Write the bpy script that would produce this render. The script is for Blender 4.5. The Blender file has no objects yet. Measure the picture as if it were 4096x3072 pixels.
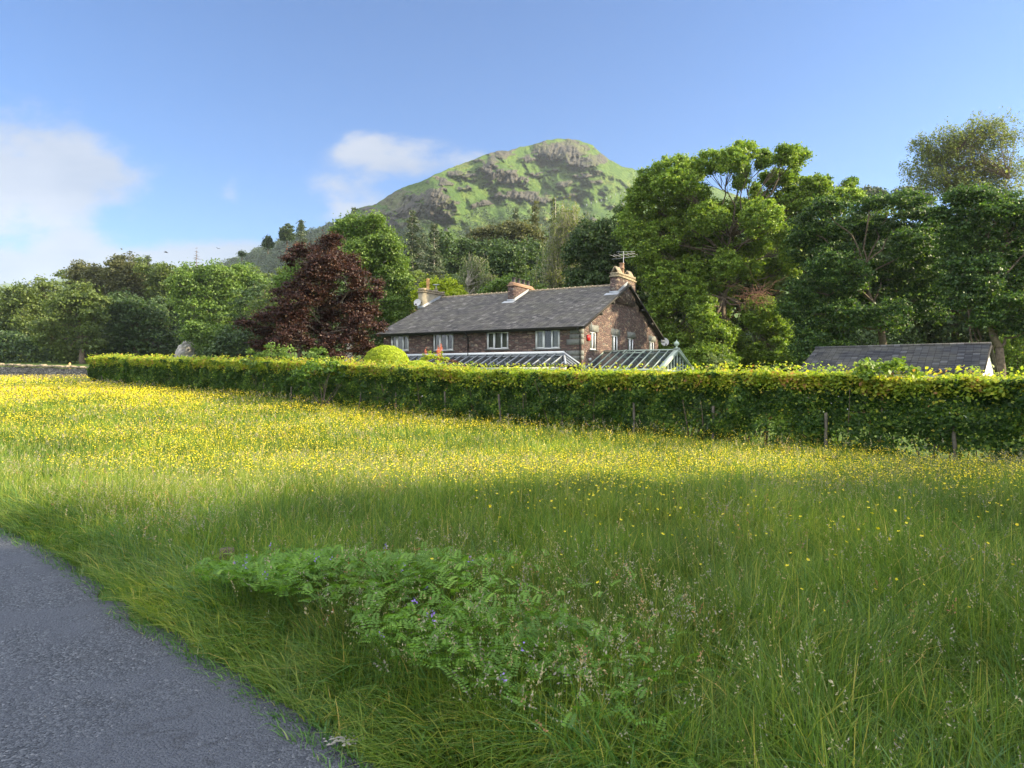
import bpy, math, random
import numpy as np
from mathutils import Vector

# ---------------------------------------------------------------- camera, sky, sun, exposure
EYE, F, HX, HY = 1.65, 680.0, 512.0, 376.0
SUN_EL, SUN_AZ = math.radians(24), math.atan2(.997, -.04)      # azimuth from +Y towards +X
S = bpy.context.scene
C = S.collection
cam = bpy.data.cameras.new('camera'); camo = bpy.data.objects.new('camera', cam); C.objects.link(camo)
camo.location = (0, 0, EYE); camo.rotation_euler = (math.radians(90), 0, 0)
cam.sensor_width = 36; cam.lens = 36 * F / 1024; cam.shift_y = -8 / 1024
cam.clip_start = .05; cam.clip_end = 9000
S.camera = camo
S.view_settings.view_transform = 'Standard'; S.view_settings.look = 'None'
S.view_settings.exposure = 1.7; S.view_settings.gamma = 1
S.cycles.max_bounces = 6; S.cycles.transparent_max_bounces = 12; S.cycles.volume_bounces = 0
SKY = .092
SUNP = 5.0
CLOUDS = [(0, 165, 75, 52, 1.2), (50, 185, 75, 50, 1.1), (95, 180, 45, 22, .8), (-10, 225, 60, 40, 1.0), (70, 200, 55, 10, .5),
          (120, 266, 180, 17, 2.3), (20, 285, 150, 35, 1.2), (225, 260, 60, 14, 1.3), (372, 145, 24, 16, .75), (398, 158, 52, 17, .95),
          (450, 166, 50, 13, .7), (352, 212, 40, 30, .6), (232, 190, 14, 17, .33), (226, 128, 34, 7, .3), (324, 190, 22, 16, .33)]
w = bpy.data.worlds.new("World"); S.world = w; w.use_nodes = True
nt = w.node_tree; nt.nodes.clear()
def N(t, typ, **kw):
    n = t.nodes.new(typ)
    for k, v in kw.items(): setattr(n, k, v)
    return n
def mth(t, op, a, b=None, clamp=False):
    n = t.nodes.new('ShaderNodeMath'); n.operation = op; n.use_clamp = clamp
    for i, v in enumerate((a, b)):
        if v is None: continue
        if isinstance(v, (int, float)): n.inputs[i].default_value = v
        else: t.links.new(v, n.inputs[i])
    return n.outputs[0]
out = N(nt, 'ShaderNodeOutputWorld'); bg = N(nt, 'ShaderNodeBackground')
sky = N(nt, 'ShaderNodeTexSky', sky_type='NISHITA', sun_disc=False)
sky.sun_elevation = SUN_EL; sky.sun_rotation = SUN_AZ; sky.altitude = 50; sky.air_density = 1.0; sky.dust_density = .6; sky.ozone_density = 2.0
tc = N(nt, 'ShaderNodeTexCoord'); sp = N(nt, 'ShaderNodeSeparateXYZ'); nt.links.new(tc.outputs['Generated'], sp.inputs[0])
yy = mth(nt, 'MAXIMUM', sp.outputs[1], .05)
U = mth(nt, 'DIVIDE', sp.outputs[0], yy); V = mth(nt, 'DIVIDE', sp.outputs[2], yy)
cb = N(nt, 'ShaderNodeCombineXYZ'); nt.links.new(U, cb.inputs[0]); nt.links.new(V, cb.inputs[1])
def cnoise(scale, det, sc):
    mp = N(nt, 'ShaderNodeMapping'); mp.inputs['Scale'].default_value = sc; nt.links.new(cb.outputs[0], mp.inputs[0])
    n = N(nt, 'ShaderNodeTexNoise'); n.inputs['Scale'].default_value = scale; n.inputs['Detail'].default_value = det
    n.inputs['Roughness'].default_value = .56; nt.links.new(mp.outputs[0], n.inputs['Vector']); return n.outputs[0]
n1 = cnoise(6.5, 9, (1, 1.7, 1)); n2 = cnoise(3.0, 4, (1, 2.5, 1))
acc = None
for (px, py, rx, ry, amp) in CLOUDS:
    a = mth(nt, 'POWER', mth(nt, 'DIVIDE', mth(nt, 'ABSOLUTE', mth(nt, 'SUBTRACT', U, (px - HX) / F)), rx / F), 2)
    b = mth(nt, 'POWER', mth(nt, 'DIVIDE', mth(nt, 'ABSOLUTE', mth(nt, 'SUBTRACT', V, (HY - py) / F)), ry / F), 2)
    g = mth(nt, 'MULTIPLY', mth(nt, 'POWER', 2.718, mth(nt, 'MULTIPLY', mth(nt, 'ADD', a, b), -1.0)), amp)
    acc = g if acc is None else mth(nt, 'ADD', acc, mth(nt, 'MULTIPLY', g, mth(nt, 'SUBTRACT', 1.15, mth(nt, 'MINIMUM', acc, 1.1))))
dens = mth(nt, 'ADD', acc, mth(nt, 'MULTIPLY', mth(nt, 'SUBTRACT', n1, .52), 4.2))
dens = mth(nt, 'MULTIPLY', dens, mth(nt, 'MINIMUM', mth(nt, 'MULTIPLY', acc, 3.2), 1.0))
fac = N(nt, 'ShaderNodeMapRange', interpolation_type='SMOOTHSTEP'); nt.links.new(dens, fac.inputs[0])
fac.inputs[1].default_value = .05; fac.inputs[2].default_value = 1.15; fac.inputs[4].default_value = .8
ctone = N(nt, 'ShaderNodeMapRange'); nt.links.new(n2, ctone.inputs[0]); ctone.inputs[1].default_value = .3; ctone.inputs[2].default_value = .7
cr = N(nt, 'ShaderNodeMix', data_type='RGBA'); nt.links.new(ctone.outputs[0], cr.inputs[0])
cr.inputs[6].default_value = (1.65, 1.85, 2.2, 1); cr.inputs[7].default_value = (2.7, 2.75, 2.9, 1)
mx = N(nt, 'ShaderNodeMix', data_type='RGBA'); nt.links.new(fac.outputs[0], mx.inputs[0])
tn = N(nt, 'ShaderNodeMix', data_type='RGBA', blend_type='MULTIPLY'); tn.inputs[0].default_value = 1; nt.links.new(sky.outputs[0], tn.inputs[6]); tn.inputs[7].default_value = (.35, .53, .76, 1)
nt.links.new(tn.outputs[2], mx.inputs[6]); nt.links.new(cr.outputs[2], mx.inputs[7])
# unseen bright broken cloud, added overhead and behind the camera to lift ambient light
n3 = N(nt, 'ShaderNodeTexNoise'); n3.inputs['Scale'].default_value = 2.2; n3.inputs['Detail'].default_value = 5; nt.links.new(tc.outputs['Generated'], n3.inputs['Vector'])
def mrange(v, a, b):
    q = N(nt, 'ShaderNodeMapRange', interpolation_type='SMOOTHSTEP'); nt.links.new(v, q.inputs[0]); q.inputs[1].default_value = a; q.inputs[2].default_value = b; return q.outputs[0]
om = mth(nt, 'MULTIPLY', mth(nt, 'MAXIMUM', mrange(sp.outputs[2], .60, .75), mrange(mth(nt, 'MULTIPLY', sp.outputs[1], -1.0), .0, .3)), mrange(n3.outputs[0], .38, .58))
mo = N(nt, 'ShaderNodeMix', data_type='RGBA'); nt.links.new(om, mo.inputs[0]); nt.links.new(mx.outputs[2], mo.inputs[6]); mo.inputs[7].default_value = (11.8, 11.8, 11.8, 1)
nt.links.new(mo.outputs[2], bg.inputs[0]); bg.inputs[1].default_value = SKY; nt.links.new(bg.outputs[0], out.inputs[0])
sl = bpy.data.lights.new('sun', 'SUN'); so = bpy.data.objects.new('sun', sl); C.objects.link(so)
sl.energy = SUNP; sl.angle = math.radians(.53); sl.color = (1, .84, .56)
sd = Vector((math.sin(SUN_AZ) * math.cos(SUN_EL), math.cos(SUN_AZ) * math.cos(SUN_EL), math.sin(SUN_EL)))
so.rotation_euler = (-sd).to_track_quat('-Z', 'Y').to_euler(); so.location = (60, 10, 60)

# ---------------------------------------------------------------- helpers
def tag(o, label=None, cat=None, group=None, kind=None):
    if label: o['label'] = label
    if cat: o['category'] = cat
    if group: o['group'] = group
    if kind: o['kind'] = kind
    return o
def empty(name, loc, rz=0, **k):
    o = bpy.data.objects.new(name, None); C.objects.link(o); o.location = loc; o.rotation_euler = (0, 0, rz)
    o.empty_display_size = .3
    return tag(o, **k)
class MB:
    def __init__(s): s.V = []; s.F = []; s.R = []; s.n = 0; s.A = {}
    def add(s, V, Fc, r=0.5):
        V = np.asarray(V, dtype=np.float64).reshape(-1, 3); Fc = np.asarray(Fc, dtype=np.int64)
        s.V.append(V); s.F.append(Fc + s.n); s.n += len(V)
        s.R.append(np.broadcast_to(np.asarray(r, dtype=np.float64), (len(V),)))
    def box(s, x0, x1, y0, y1, z0, z1, r=.5):
        V = [(x, y, z) for z in (z0, z1) for y in (y0, y1) for x in (x0, x1)]
        s.add(V, [(0, 2, 3, 1), (4, 5, 7, 6), (0, 1, 5, 4), (2, 6, 7, 3), (0, 4, 6, 2), (1, 3, 7, 5)], r)
    def poly(s, pts, r=.5):
        s.add(pts, [tuple(range(len(pts)))], r)
    def prism(s, pts, vec, r=.5):           # extrude planar polygon along vec
        P = np.array(pts, float); Q = P + np.array(vec, float); n = len(P)
        s.add(np.vstack([P, Q]), [tuple(range(n))[::-1]], r)
        s.F[-1] = np.vstack([s.F[-1]]); b = s.n - 2 * n
        s.F.append(np.array([tuple(b + n + i for i in range(n))]))
        s.F.append(np.array([(b + i, b + (i + 1) % n, b + n + (i + 1) % n, b + n + i) for i in range(n)]))
    def bar(s, p0, p1, wd, th=None, up=(0, 0, 1), r=.5):
        p0 = np.array(p0, float); p1 = np.array(p1, float); th = th or wd
        d = p1 - p0; d /= np.linalg.norm(d); u = np.array(up, float)
        if abs(d @ u) > .98: u = np.array([1., 0, 0])
        a = np.cross(d, u); a /= np.linalg.norm(a); b = np.cross(a, d)
        c = [(-1, -1), (1, -1), (1, 1), (-1, 1)]
        V = [p + a * i * wd / 2 + b * j * th / 2 for p in (p0, p1) for i, j in c]
        s.add(V, [(0, 3, 2, 1), (4, 5, 6, 7), (0, 1, 5, 4), (1, 2, 6, 5), (2, 3, 7, 6), (3, 0, 4, 7)], r)
    def tube(s, P, R, k=6, r=.5, cap=True):
        P = np.asarray(P, float); n = len(P); R = np.broadcast_to(np.asarray(R, float), (n,))
        T = np.gradient(P, axis=0); T /= np.linalg.norm(T, axis=1)[:, None] + 1e-9
        ref = np.array([.31, .95, .05]) if abs(T[0] @ np.array([.31, .95, .05])) < .9 else np.array([1., 0, 0])
        A = np.cross(T, ref); A /= np.linalg.norm(A, axis=1)[:, None] + 1e-9; B = np.cross(T, A)
        an = np.arange(k) * 2 * math.pi / k
        V = P[:, None] + (A[:, None] * np.cos(an)[None, :, None] + B[:, None] * np.sin(an)[None, :, None]) * R[:, None, None]
        i = np.arange(n - 1)[:, None] * k; j = np.arange(k)[None]; j2 = (j + 1) % k
        s.add(V.reshape(-1, 3), np.stack([i + j, i + j2, i + k + j2, i + k + j], -1).reshape(-1, 4), r)
        if cap and k > 3:
            b = s.n - n * k
            s.F.append(np.array([tuple(b + (n - 1) * k + q for q in range(k))]))
            s.F.append(np.array([tuple(b + q for q in range(k))[::-1]]))
    def lathe(s, cx, cy, prof, k=16, r=.5):
        an = np.arange(k) * 2 * math.pi / k
        V = [(cx + rr * math.cos(a), cy + rr * math.sin(a), z) for rr, z in prof for a in an]
        n = len(prof); Fq = [(i * k + j, i * k + (j + 1) % k, (i + 1) * k + (j + 1) % k, (i + 1) * k + j) for i in range(n - 1) for j in range(k)]
        s.add(V, Fq, r)
    def build(s, name, mat, parent=None, smooth=False, **k):
        V = np.vstack(s.V); me = bpy.data.meshes.new(name)
        me.vertices.add(len(V)); me.vertices.foreach_set('co', V.astype(np.float32).ravel())
        li, ls, c = [], [], 0
        for f in s.F:
            li.append(f.ravel()); m = f.shape[1]; ls.append(c + np.arange(len(f)) * m); c += f.size
        li = np.concatenate(li); ls = np.concatenate(ls)
        me.loops.add(len(li)); me.loops.foreach_set('vertex_index', li.astype(np.int32))
        me.polygons.add(len(ls)); me.polygons.foreach_set('loop_start', ls.astype(np.int32))
        if smooth: me.polygons.foreach_set('use_smooth', np.ones(len(ls), dtype=bool))
        a = me.attributes.new('rnd', 'FLOAT', 'POINT'); a.data.foreach_set('value', np.concatenate(s.R).astype(np.float32))
        for kk, vv in s.A.items():
            a = me.attributes.new(kk, 'FLOAT', 'POINT'); a.data.foreach_set('value', np.asarray(vv, dtype=np.float32))
        me.update(calc_edges=True); me.validate()
        if mat: me.materials.append(mat)
        o = bpy.data.objects.new(name, me); C.objects.link(o)
        if parent: o.parent = parent
        return tag(o, **k)
def unit(a): return a / (np.linalg.norm(a, axis=-1, keepdims=True) + 1e-9)
def P(px, py, D): return np.array([(px - HX) / F * D, D, EYE + (HY - py) / F * D])
def hash2(ix, iy, seed):
    h = (ix.astype(np.int64) * 374761393 + iy.astype(np.int64) * 668265263 + seed * 1442695041) & 0xffffffff
    h = ((h ^ (h >> 13)) * 1274126177) & 0xffffffff
    return ((h ^ (h >> 16)) & 0xffff) / 65535.0
def vn(x, y, seed=0):
    ix, iy = np.floor(x), np.floor(y); fx, fy = x - ix, y - iy; fx = fx * fx * (3 - 2 * fx); fy = fy * fy * (3 - 2 * fy)
    a = hash2(ix, iy, seed); b = hash2(ix + 1, iy, seed); c = hash2(ix, iy + 1, seed); d = hash2(ix + 1, iy + 1, seed)
    return (a * (1 - fx) + b * fx) * (1 - fy) + (c * (1 - fx) + d * fx) * fy
def fbm(x, y, o=4, seed=0, g=.5):
    s = 0; a = 1; t = 0
    for i in range(o): s = s + a * vn(x, y, seed + i * 17); t += a; a *= g; x = x * 2.03 + 5.1; y = y * 2.03 + 1.7
    return s / t
def sst(a, b, x): t = np.clip((x - a) / (b - a), 0, 1); return t * t * (3 - 2 * t)

# ---------------------------------------------------------------- materials
def mat(name):
    m = bpy.data.materials.new(name); m.use_nodes = True; t = m.node_tree; t.nodes.clear()
    o = N(t, 'ShaderNodeOutputMaterial'); return m, t, o
def rgb(c): return (c[0], c[1], c[2], 1)
def ramp(t, f, stops, interp='LINEAR'):
    r = N(t, 'ShaderNodeValToRGB'); r.color_ramp.interpolation = interp; e = r.color_ramp.elements
    while len(e) < len(stops): e.new(.5)
    for i, (p, c) in enumerate(stops): e[i].position = p; e[i].color = rgb(c)
    t.links.new(f, r.inputs[0]); return r.outputs[0]
def noise(t, scale, det=4, rough=.55, vec=None, sc=None, coord='Object'):
    if vec is None: vec = N(t, 'ShaderNodeTexCoord').outputs[coord]
    if sc: mp = N(t, 'ShaderNodeMapping'); mp.inputs['Scale'].default_value = sc; t.links.new(vec, mp.inputs[0]); vec = mp.outputs[0]
    n = N(t, 'ShaderNodeTexNoise'); n.inputs['Scale'].default_value = scale; n.inputs['Detail'].default_value = det; n.inputs['Roughness'].default_value = rough
    t.links.new(vec, n.inputs['Vector']); return n.outputs[0]
def mix(t, f, a, b, mode='MIX'):
    n = N(t, 'ShaderNodeMix', data_type='RGBA', blend_type=mode)
    for i, v in ((0, f), (6, a), (7, b)):
        if isinstance(v, (int, float)): n.inputs[i].default_value = v
        elif isinstance(v, tuple): n.inputs[i].default_value = rgb(v)
        else: t.links.new(v, n.inputs[i])
    return n.outputs[2]
def pbsdf(t, col, rough=.8, spec=.3, bump=None, bs=.3, bd=.02, **k):
    b = N(t, 'ShaderNodeBsdfPrincipled')
    if isinstance(col, tuple): b.inputs['Base Color'].default_value = rgb(col)
    else: t.links.new(col, b.inputs['Base Color'])
    b.inputs['Roughness'].default_value = rough; b.inputs['Specular IOR Level'].default_value = spec
    for kk, v in k.items(): b.inputs[kk].default_value = v
    if bump is not None:
        n = N(t, 'ShaderNodeBump'); n.inputs['Strength'].default_value = bs; n.inputs['Distance'].default_value = bd
        t.links.new(bump, n.inputs['Height']); t.links.new(n.outputs[0], b.inputs['Normal'])
    return b.outputs[0]
def simple(name, c, rough=.7, spec=.3, var=.25, scale=8, bs=.2, bd=.01, **k):
    m, t, o = mat(name); n = noise(t, scale, 5)
    c2 = tuple(max(0, x * (1 - var)) for x in c); c3 = tuple(min(1, x * (1 + var)) for x in c)
    t.links.new(pbsdf(t, ramp(t, n, [(.3, c2), (.7, c3)]), rough, spec, n, bs, bd, **k), o.inputs[0]); return m
def leafmat(name, stops, trans=.32, tcol=1.5, rough=.55, spec=.35, lv=.25, lscale=.35, tb=.45):
    m, t, o = mat(name)
    a = N(t, 'ShaderNodeAttribute'); a.attribute_name = 'rnd'
    c = ramp(t, a.outputs['Fac'], stops)
    n = noise(t, lscale, 3); v = ramp(t, n, [(.3, (1 - lv,) * 3), (.7, (1 + lv * .6, 1 + lv * .5, 1 - lv * .3))])
    c = mix(t, 1.0, c, v, 'MULTIPLY')
    p = pbsdf(t, c, rough, spec)
    tr = N(t, 'ShaderNodeBsdfTranslucent'); tcn = mix(t, 1.0, c, (tcol, tcol * 1.02, tcol * tb), 'MULTIPLY'); t.links.new(tcn, tr.inputs[0])
    x = N(t, 'ShaderNodeMixShader'); x.inputs[0].default_value = trans; t.links.new(p, x.inputs[1]); t.links.new(tr.outputs[0], x.inputs[2])
    t.links.new(x.outputs[0], o.inputs[0]); return m
M = {}
M['bark'] = simple('bark', (.12, .095, .07), .9, .1, .4, 6, .6, .03)
M['pale_bark'] = simple('pale_bark', (.32, .29, .24), .85, .2, .4, 5, .4, .02)
M['dead_bark'] = simple('dead_bark', (.13, .105, .085), .9, .1, .3, 5)
M['oak'] = leafmat('oak_leaves', [(0, (0.0847, 0.1487, 0.024)), (0.6, (0.1599, 0.2624, 0.0375)), (1, (0.3011, 0.3849, 0.0525))])
M['syc'] = leafmat('sycamore_leaves', [(0, (0.0198, 0.0495, 0.0162)), (0.7, (0.0486, 0.108, 0.027)), (1, (0.1733, 0.2678, 0.0473))], .35)
M['purple'] = leafmat('purple_leaves', [(0, (0.0167, 0.0074, 0.0083)), (0.6, (0.0415, 0.0167, 0.0166)), (0.9, (0.0925, 0.0372, 0.0289)), (1, (0.1295, 0.079, 0.0413))], .3, 1.6)
M['green'] = leafmat('bright_green_leaves', [(0, (0.0608, 0.1155, 0.0243)), (0.6, (0.1094, 0.1884, 0.0365)), (1, (0.1823, 0.2673, 0.0608))])
M['pale'] = leafmat('pale_green_leaves', [(0, (.075, .11, .04)), (.6, (.12, .17, .06)), (1, (.19, .24, .09))])
M['mid'] = leafmat('mid_green_leaves', [(0, (0.0609, 0.0931, 0.0272)), (0.6, (0.1017, 0.1487, 0.0389)), (1, (0.1625, 0.2108, 0.0535))])
M['olive'] = leafmat('olive_beech_leaves', [(0, (0.0561, 0.0612, 0.0286)), (0.6, (0.0969, 0.1071, 0.0459)), (1, (0.1428, 0.153, 0.0612))])
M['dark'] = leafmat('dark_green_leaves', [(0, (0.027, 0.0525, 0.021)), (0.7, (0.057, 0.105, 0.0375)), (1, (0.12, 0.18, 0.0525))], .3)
M['conifer'] = leafmat('conifer_needles', [(0, (0.039, 0.0585, 0.0364)), (0.6, (0.0715, 0.104, 0.0624)), (1, (0.143, 0.1755, 0.1105))], .2)
M['birch'] = leafmat('birch_leaves', [(0, (.085, .12, .04)), (.6, (.15, .19, .07)), (1, (.24, .27, .10))], .45)
M['hedge'] = leafmat('hedge_leaves', [(0, (0.0324, 0.0773, 0.0162)), (0.6, (0.0662, 0.1392, 0.0271)), (1, (0.1927, 0.2985, 0.0467))], .5, lscale=1.2)
M['shoot'] = leafmat('young_hedge_leaves', [(0, (.19, .29, .035)), (.75, (.42, .44, .05)), (.95, (.44, .38, .06)), (1, (.36, .20, .08))], .45, lscale=1.2)
M['gold'] = leafmat('golden_conifer', [(0, (0.189, 0.27, 0.0165)), (0.6, (0.3375, 0.4185, 0.022)), (1, (0.486, 0.54, 0.044))], .3, lscale=2)
M['red_leaf'] = leafmat('red_leaves', [(0, (.035, .012, .014)), (1, (.13, .045, .045))], .4)
M['red_flower'] = leafmat('red_flower', [(0, (.45, .09, .07)), (1, (.65, .26, .20))], .4)
M['twig'] = simple('dead_twigs', (.22, .12, .08), .9, .1)
M['hawthorn'] = leafmat('dark_hill_leaves', [(0, (0.0292, 0.052, 0.0257)), (0.6, (0.0536, 0.0884, 0.041)), (1, (0.0975, 0.1352, 0.0585))], .3)
M['grass'] = leafmat('grass_blades', [(0, (0.0655, 0.1364, 0.0196)), (0.45, (0.1309, 0.2274, 0.0315)), (0.72, (0.2096, 0.2956, 0.042)), (0.88, (0.3274, 0.3524, 0.063)), (1, (0.55, 0.432, 0.1399))], .45, 1.15, .5, .4, .35, .5, .8)
M['verge'] = leafmat('verge_blades', [(0, (0.0429, 0.1215, 0.0264)), (0.5, (0.0858, 0.2041, 0.044)), (0.85, (0.1287, 0.2527, 0.0616)), (1, (0.2746, 0.2916, 0.132))], .4, 1.1, .45, .45, .3, 1.0, .8)
M['seed'] = leafmat('seed_heads', [(0, (.24, .22, .23)), (.45, (.38, .36, .29)), (.8, (.50, .42, .27)), (.92, (.45, .33, .2)), (1, (.36, .14, .09))], .3, 1.0)
M['butter'] = leafmat('buttercup_petals', [(0, (0.756, 0.57, 0.006)), (1, (0.861, 0.7296, 0.012))], .35, 1.0, .35, .5, .05)
M['vetch'] = leafmat('vetch_leaflets', [(0, (0.0623, 0.1471, 0.02)), (0.6, (0.1245, 0.2596, 0.0334)), (1, (0.2024, 0.3464, 0.0535))], .4, 1.4, .5, .4, .25, 1.2)
M['vflower'] = simple('vetch_flower', (.25, .17, .48), .6)

def m_ground():
    m, t, o = mat('ground_turf')
    n = noise(t, .35, 6); n2 = noise(t, 14, 6)
    c = mix(t, n2, ramp(t, n, [(.3, (.05, .085, .018)), (.7, (.10, .14, .03))]), (.075, .12, .025))
    t.links.new(pbsdf(t, c, .95, .1, n2, .6, .04), o.inputs[0]); return m
M['turf'] = m_ground()
def m_road():
    m, t, o = mat('asphalt'); tcn = N(t, 'ShaderNodeTexCoord').outputs['Object']
    v = N(t, 'ShaderNodeTexVoronoi'); v.inputs['Scale'].default_value = 88; t.links.new(tcn, v.inputs['Vector'])
    v2 = N(t, 'ShaderNodeTexVoronoi'); v2.inputs['Scale'].default_value = 42; t.links.new(tcn, v2.inputs['Vector'])
    big = noise(t, 1.1, 5); mid = noise(t, 6, 6, .7); fine = noise(t, 60, 4)
    st = ramp(t, v.outputs['Color'], [(.1, (.022, .025, .033)), (.5, (.058, .066, .082)), (.85, (.12, .13, .15)), (1, (.27, .28, .30))])
    c = mix(t, ramp(t, big, [(.44, (0, 0, 0)), (.56, (.8,) * 3)]), st, (.072, .080, .100))
    c = mix(t, ramp(t, mid, [(.25, (.75,) * 3), (.42, (0, 0, 0))]), c, (.035, .037, .042))
    wv = N(t, 'ShaderNodeVectorMath', operation='MULTIPLY_ADD'); nz = N(t, 'ShaderNodeTexNoise'); nz.inputs['Scale'].default_value = 3; nz.inputs['Detail'].default_value = 5; t.links.new(tcn, nz.inputs['Vector'])
    t.links.new(nz.outputs['Color'], wv.inputs[0]); wv.inputs[1].default_value = (.7, .7, 0); t.links.new(tcn, wv.inputs[2])
    ce = N(t, 'ShaderNodeTexVoronoi', feature='DISTANCE_TO_EDGE'); ce.inputs['Scale'].default_value = 1.1; t.links.new(wv.outputs[0], ce.inputs['Vector'])
    ck = mth(t, 'MULTIPLY', ramp(t, ce.outputs['Distance'], [(.004, (1, 1, 1)), (.02, (0, 0, 0))]), ramp(t, noise(t, .8, 3), [(.50, (0, 0, 0)), (.62, (.35,) * 3)]))
    c = mix(t, ck, c, (.02, .02, .024))
    c = mix(t, ramp(t, noise(t, .5, 4, sc=(1, 1, 1)), [(.5, (0, 0, 0)), (.7, (.45,) * 3)]), c, (.05, .05, .052))
    h = mth(t, 'ADD', mth(t, 'MULTIPLY', v.outputs['Distance'], -1.2), mth(t, 'MULTIPLY', mid, 1.6))
    h = mth(t, 'ADD', h, mth(t, 'MULTIPLY', v2.outputs['Distance'], -.7))
    t.links.new(pbsdf(t, c, .82, .35, h, .9, .012), o.inputs[0]); return m
M['road'] = m_road()
def m_stone(name, cols, sx, sz, mortar=(.06, .05, .045), bd=.03, scale=1.0):
    m, t, o = mat(name); tcn = N(t, 'ShaderNodeTexCoord').outputs['Object']
    # rubble: stretched cells, position warped by noise
    nz = N(t, 'ShaderNodeTexNoise'); nz.inputs['Scale'].default_value = 1.6; t.links.new(tcn, nz.inputs['Vector'])
    wv = N(t, 'ShaderNodeVectorMath', operation='MULTIPLY_ADD'); t.links.new(nz.outputs['Color'], wv.inputs[0]); wv.inputs[1].default_value = (.25, .25, .16); t.links.new(tcn, wv.inputs[2])
    mp = N(t, 'ShaderNodeMapping'); mp.inputs['Scale'].default_value = (sx, sx, sz); t.links.new(wv.outputs[0], mp.inputs[0])
    v = N(t, 'ShaderNodeTexVoronoi'); v.inputs['Scale'].default_value = scale; v.inputs['Randomness'].default_value = .85; t.links.new(mp.outputs[0], v.inputs['Vector'])
    e = N(t, 'ShaderNodeTexVoronoi', feature='DISTANCE_TO_EDGE'); e.inputs['Scale'].default_value = scale; e.inputs['Randomness'].default_value = .85; t.links.new(mp.outputs[0], e.inputs['Vector'])
    sp_ = N(t, 'ShaderNodeSeparateColor'); t.links.new(v.outputs['Color'], sp_.inputs[0])
    c = ramp(t, sp_.outputs[0], cols); c = mix(t, mth(t, 'MULTIPLY', noise(t, 9, 5), .5), c, tuple(x * .5 for x in cols[len(cols)//2][1]))
    c = mix(t, ramp(t, e.outputs['Distance'], [(.02, (1, 1, 1)), (.10, (0, 0, 0))]), c, mortar)
    h = mth(t, 'ADD', mth(t, 'MINIMUM', mth(t, 'MULTIPLY', e.outputs['Distance'], 4), 1.0), mth(t, 'MULTIPLY', sp_.outputs[1], .9))
    t.links.new(pbsdf(t, c, .88, .2, h, .9, bd), o.inputs[0]); return m
M['stone'] = m_stone('red_rubble_stone', [(0, (.06, .038, .04)), (.35, (.105, .065, .064)), (.6, (.15, .095, .085)), (.8, (.22, .16, .125)), (.93, (.12, .115, .11)), (1, (.33, .26, .19))], 3.3, 8.5)
M['drywall'] = m_stone('dry_stone', [(0, (.10, .095, .09)), (.5, (.18, .17, .155)), (1, (.30, .28, .24))], 3.2, 9, (.02, .02, .02), .06)
M['cap'] = simple('weathered_stone', (.24, .20, .14), .9, .2, .45, 7, .5, .03)
M['lintel'] = simple('grey_slate_lintel', (.15, .155, .145), .85, .2, .25, 5)
M['render'] = simple('grey_render', (.26, .23, .17), .9, .15, .25, 3)
def m_slate(name, dark, light, sx=.30, cz=.2):
    m, t, o = mat(name)
    a = N(t, 'ShaderNodeAttribute'); a.attribute_name = 'rnd'
    tcn = N(t, 'ShaderNodeTexCoord').outputs['Object']
    # slates side by side along the course (x), row id from attribute
    s_ = N(t, 'ShaderNodeSeparateXYZ'); t.links.new(tcn, s_.inputs[0])
    xs = mth(t, 'ADD', mth(t, 'DIVIDE', s_.outputs[0], sx), mth(t, 'MULTIPLY', a.outputs['Fac'], 137.0))
    cell = mth(t, 'FLOOR', xs); fr = mth(t, 'FRACT', xs)
    cbn = N(t, 'ShaderNodeCombineXYZ'); t.links.new(cell, cbn.inputs[0]); t.links.new(mth(t, 'MULTIPLY', a.outputs['Fac'], 911.0), cbn.inputs[1])
    wn = N(t, 'ShaderNodeTexWhiteNoise', noise_dimensions='2D'); t.links.new(cbn.outputs[0], wn.inputs['Vector'])
    c = ramp(t, wn.outputs['Value'], [(0, dark), (.55, tuple((p + q) / 2 for p, q in zip(dark, light))), (.93, light), (1, tuple(min(1, q * 1.7) for q in light))])
    n = noise(t, .9, 5); c = mix(t, ramp(t, n, [(.42, (0, 0, 0)), (.75, (.55,) * 3)]), c, (.13, .125, .095))
    gap = mth(t, 'LESS_THAN', fr, .06); c = mix(t, gap, c, (.02, .02, .022))
    h = mth(t, 'ADD', mth(t, 'MULTIPLY', wn.outputs['Value'], .8), mth(t, 'MULTIPLY', noise(t, 18, 4), .6))
    t.links.new(pbsdf(t, c, .85, .2, h, .7, .02), o.inputs[0]); return m
M['slate'] = m_slate('roof_slate', (.055, .053, .056), (.145, .136, .130))
M['slate_dark'] = m_slate('dark_roof_slate', (.025, .027, .033), (.055, .058, .066), .26)
M['black'] = simple('black_painted_metal', (.012, .012, .014), .45, .4, .1)
M['wood_dark'] = simple('dark_stained_wood', (.022, .02, .018), .7, .3)
M['white'] = simple('white_painted_frame', (.78, .79, .80), .4, .4, .03, 3, .02)
M['white_wall'] = simple('whitewashed_wall', (.78, .80, .80), .8, .2, .06, 2, .2)
M['lead'] = simple('lead_flashing', (.27, .29, .32), .5, .4, .12)
M['sage'] = simple('sage_green_paint', (.30, .36, .31), .5, .35, .06)
M['terra'] = simple('terracotta_pot', (.24, .15, .10), .8, .2, .2)
M['buff'] = simple('buff_pot', (.50, .30, .13), .75, .2, .15)
M['pot_dark'] = simple('soot_pot', (.05, .045, .045), .7, .3, .2)
M['red'] = simple('red_plastic', (.50, .03, .03), .4, .4, .05)
M['grey_plastic'] = simple('grey_dish', (.42, .42, .42), .5, .3, .08)
M['alu'] = simple('aluminium', (.5, .5, .5), .4, .5, .1)
M['curtain'] = simple('net_curtain', (.30, .29, .22), .9, .1, .2, 6)
M['room'] = simple('dark_room', (.03, .032, .03), .95, .1)
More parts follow.
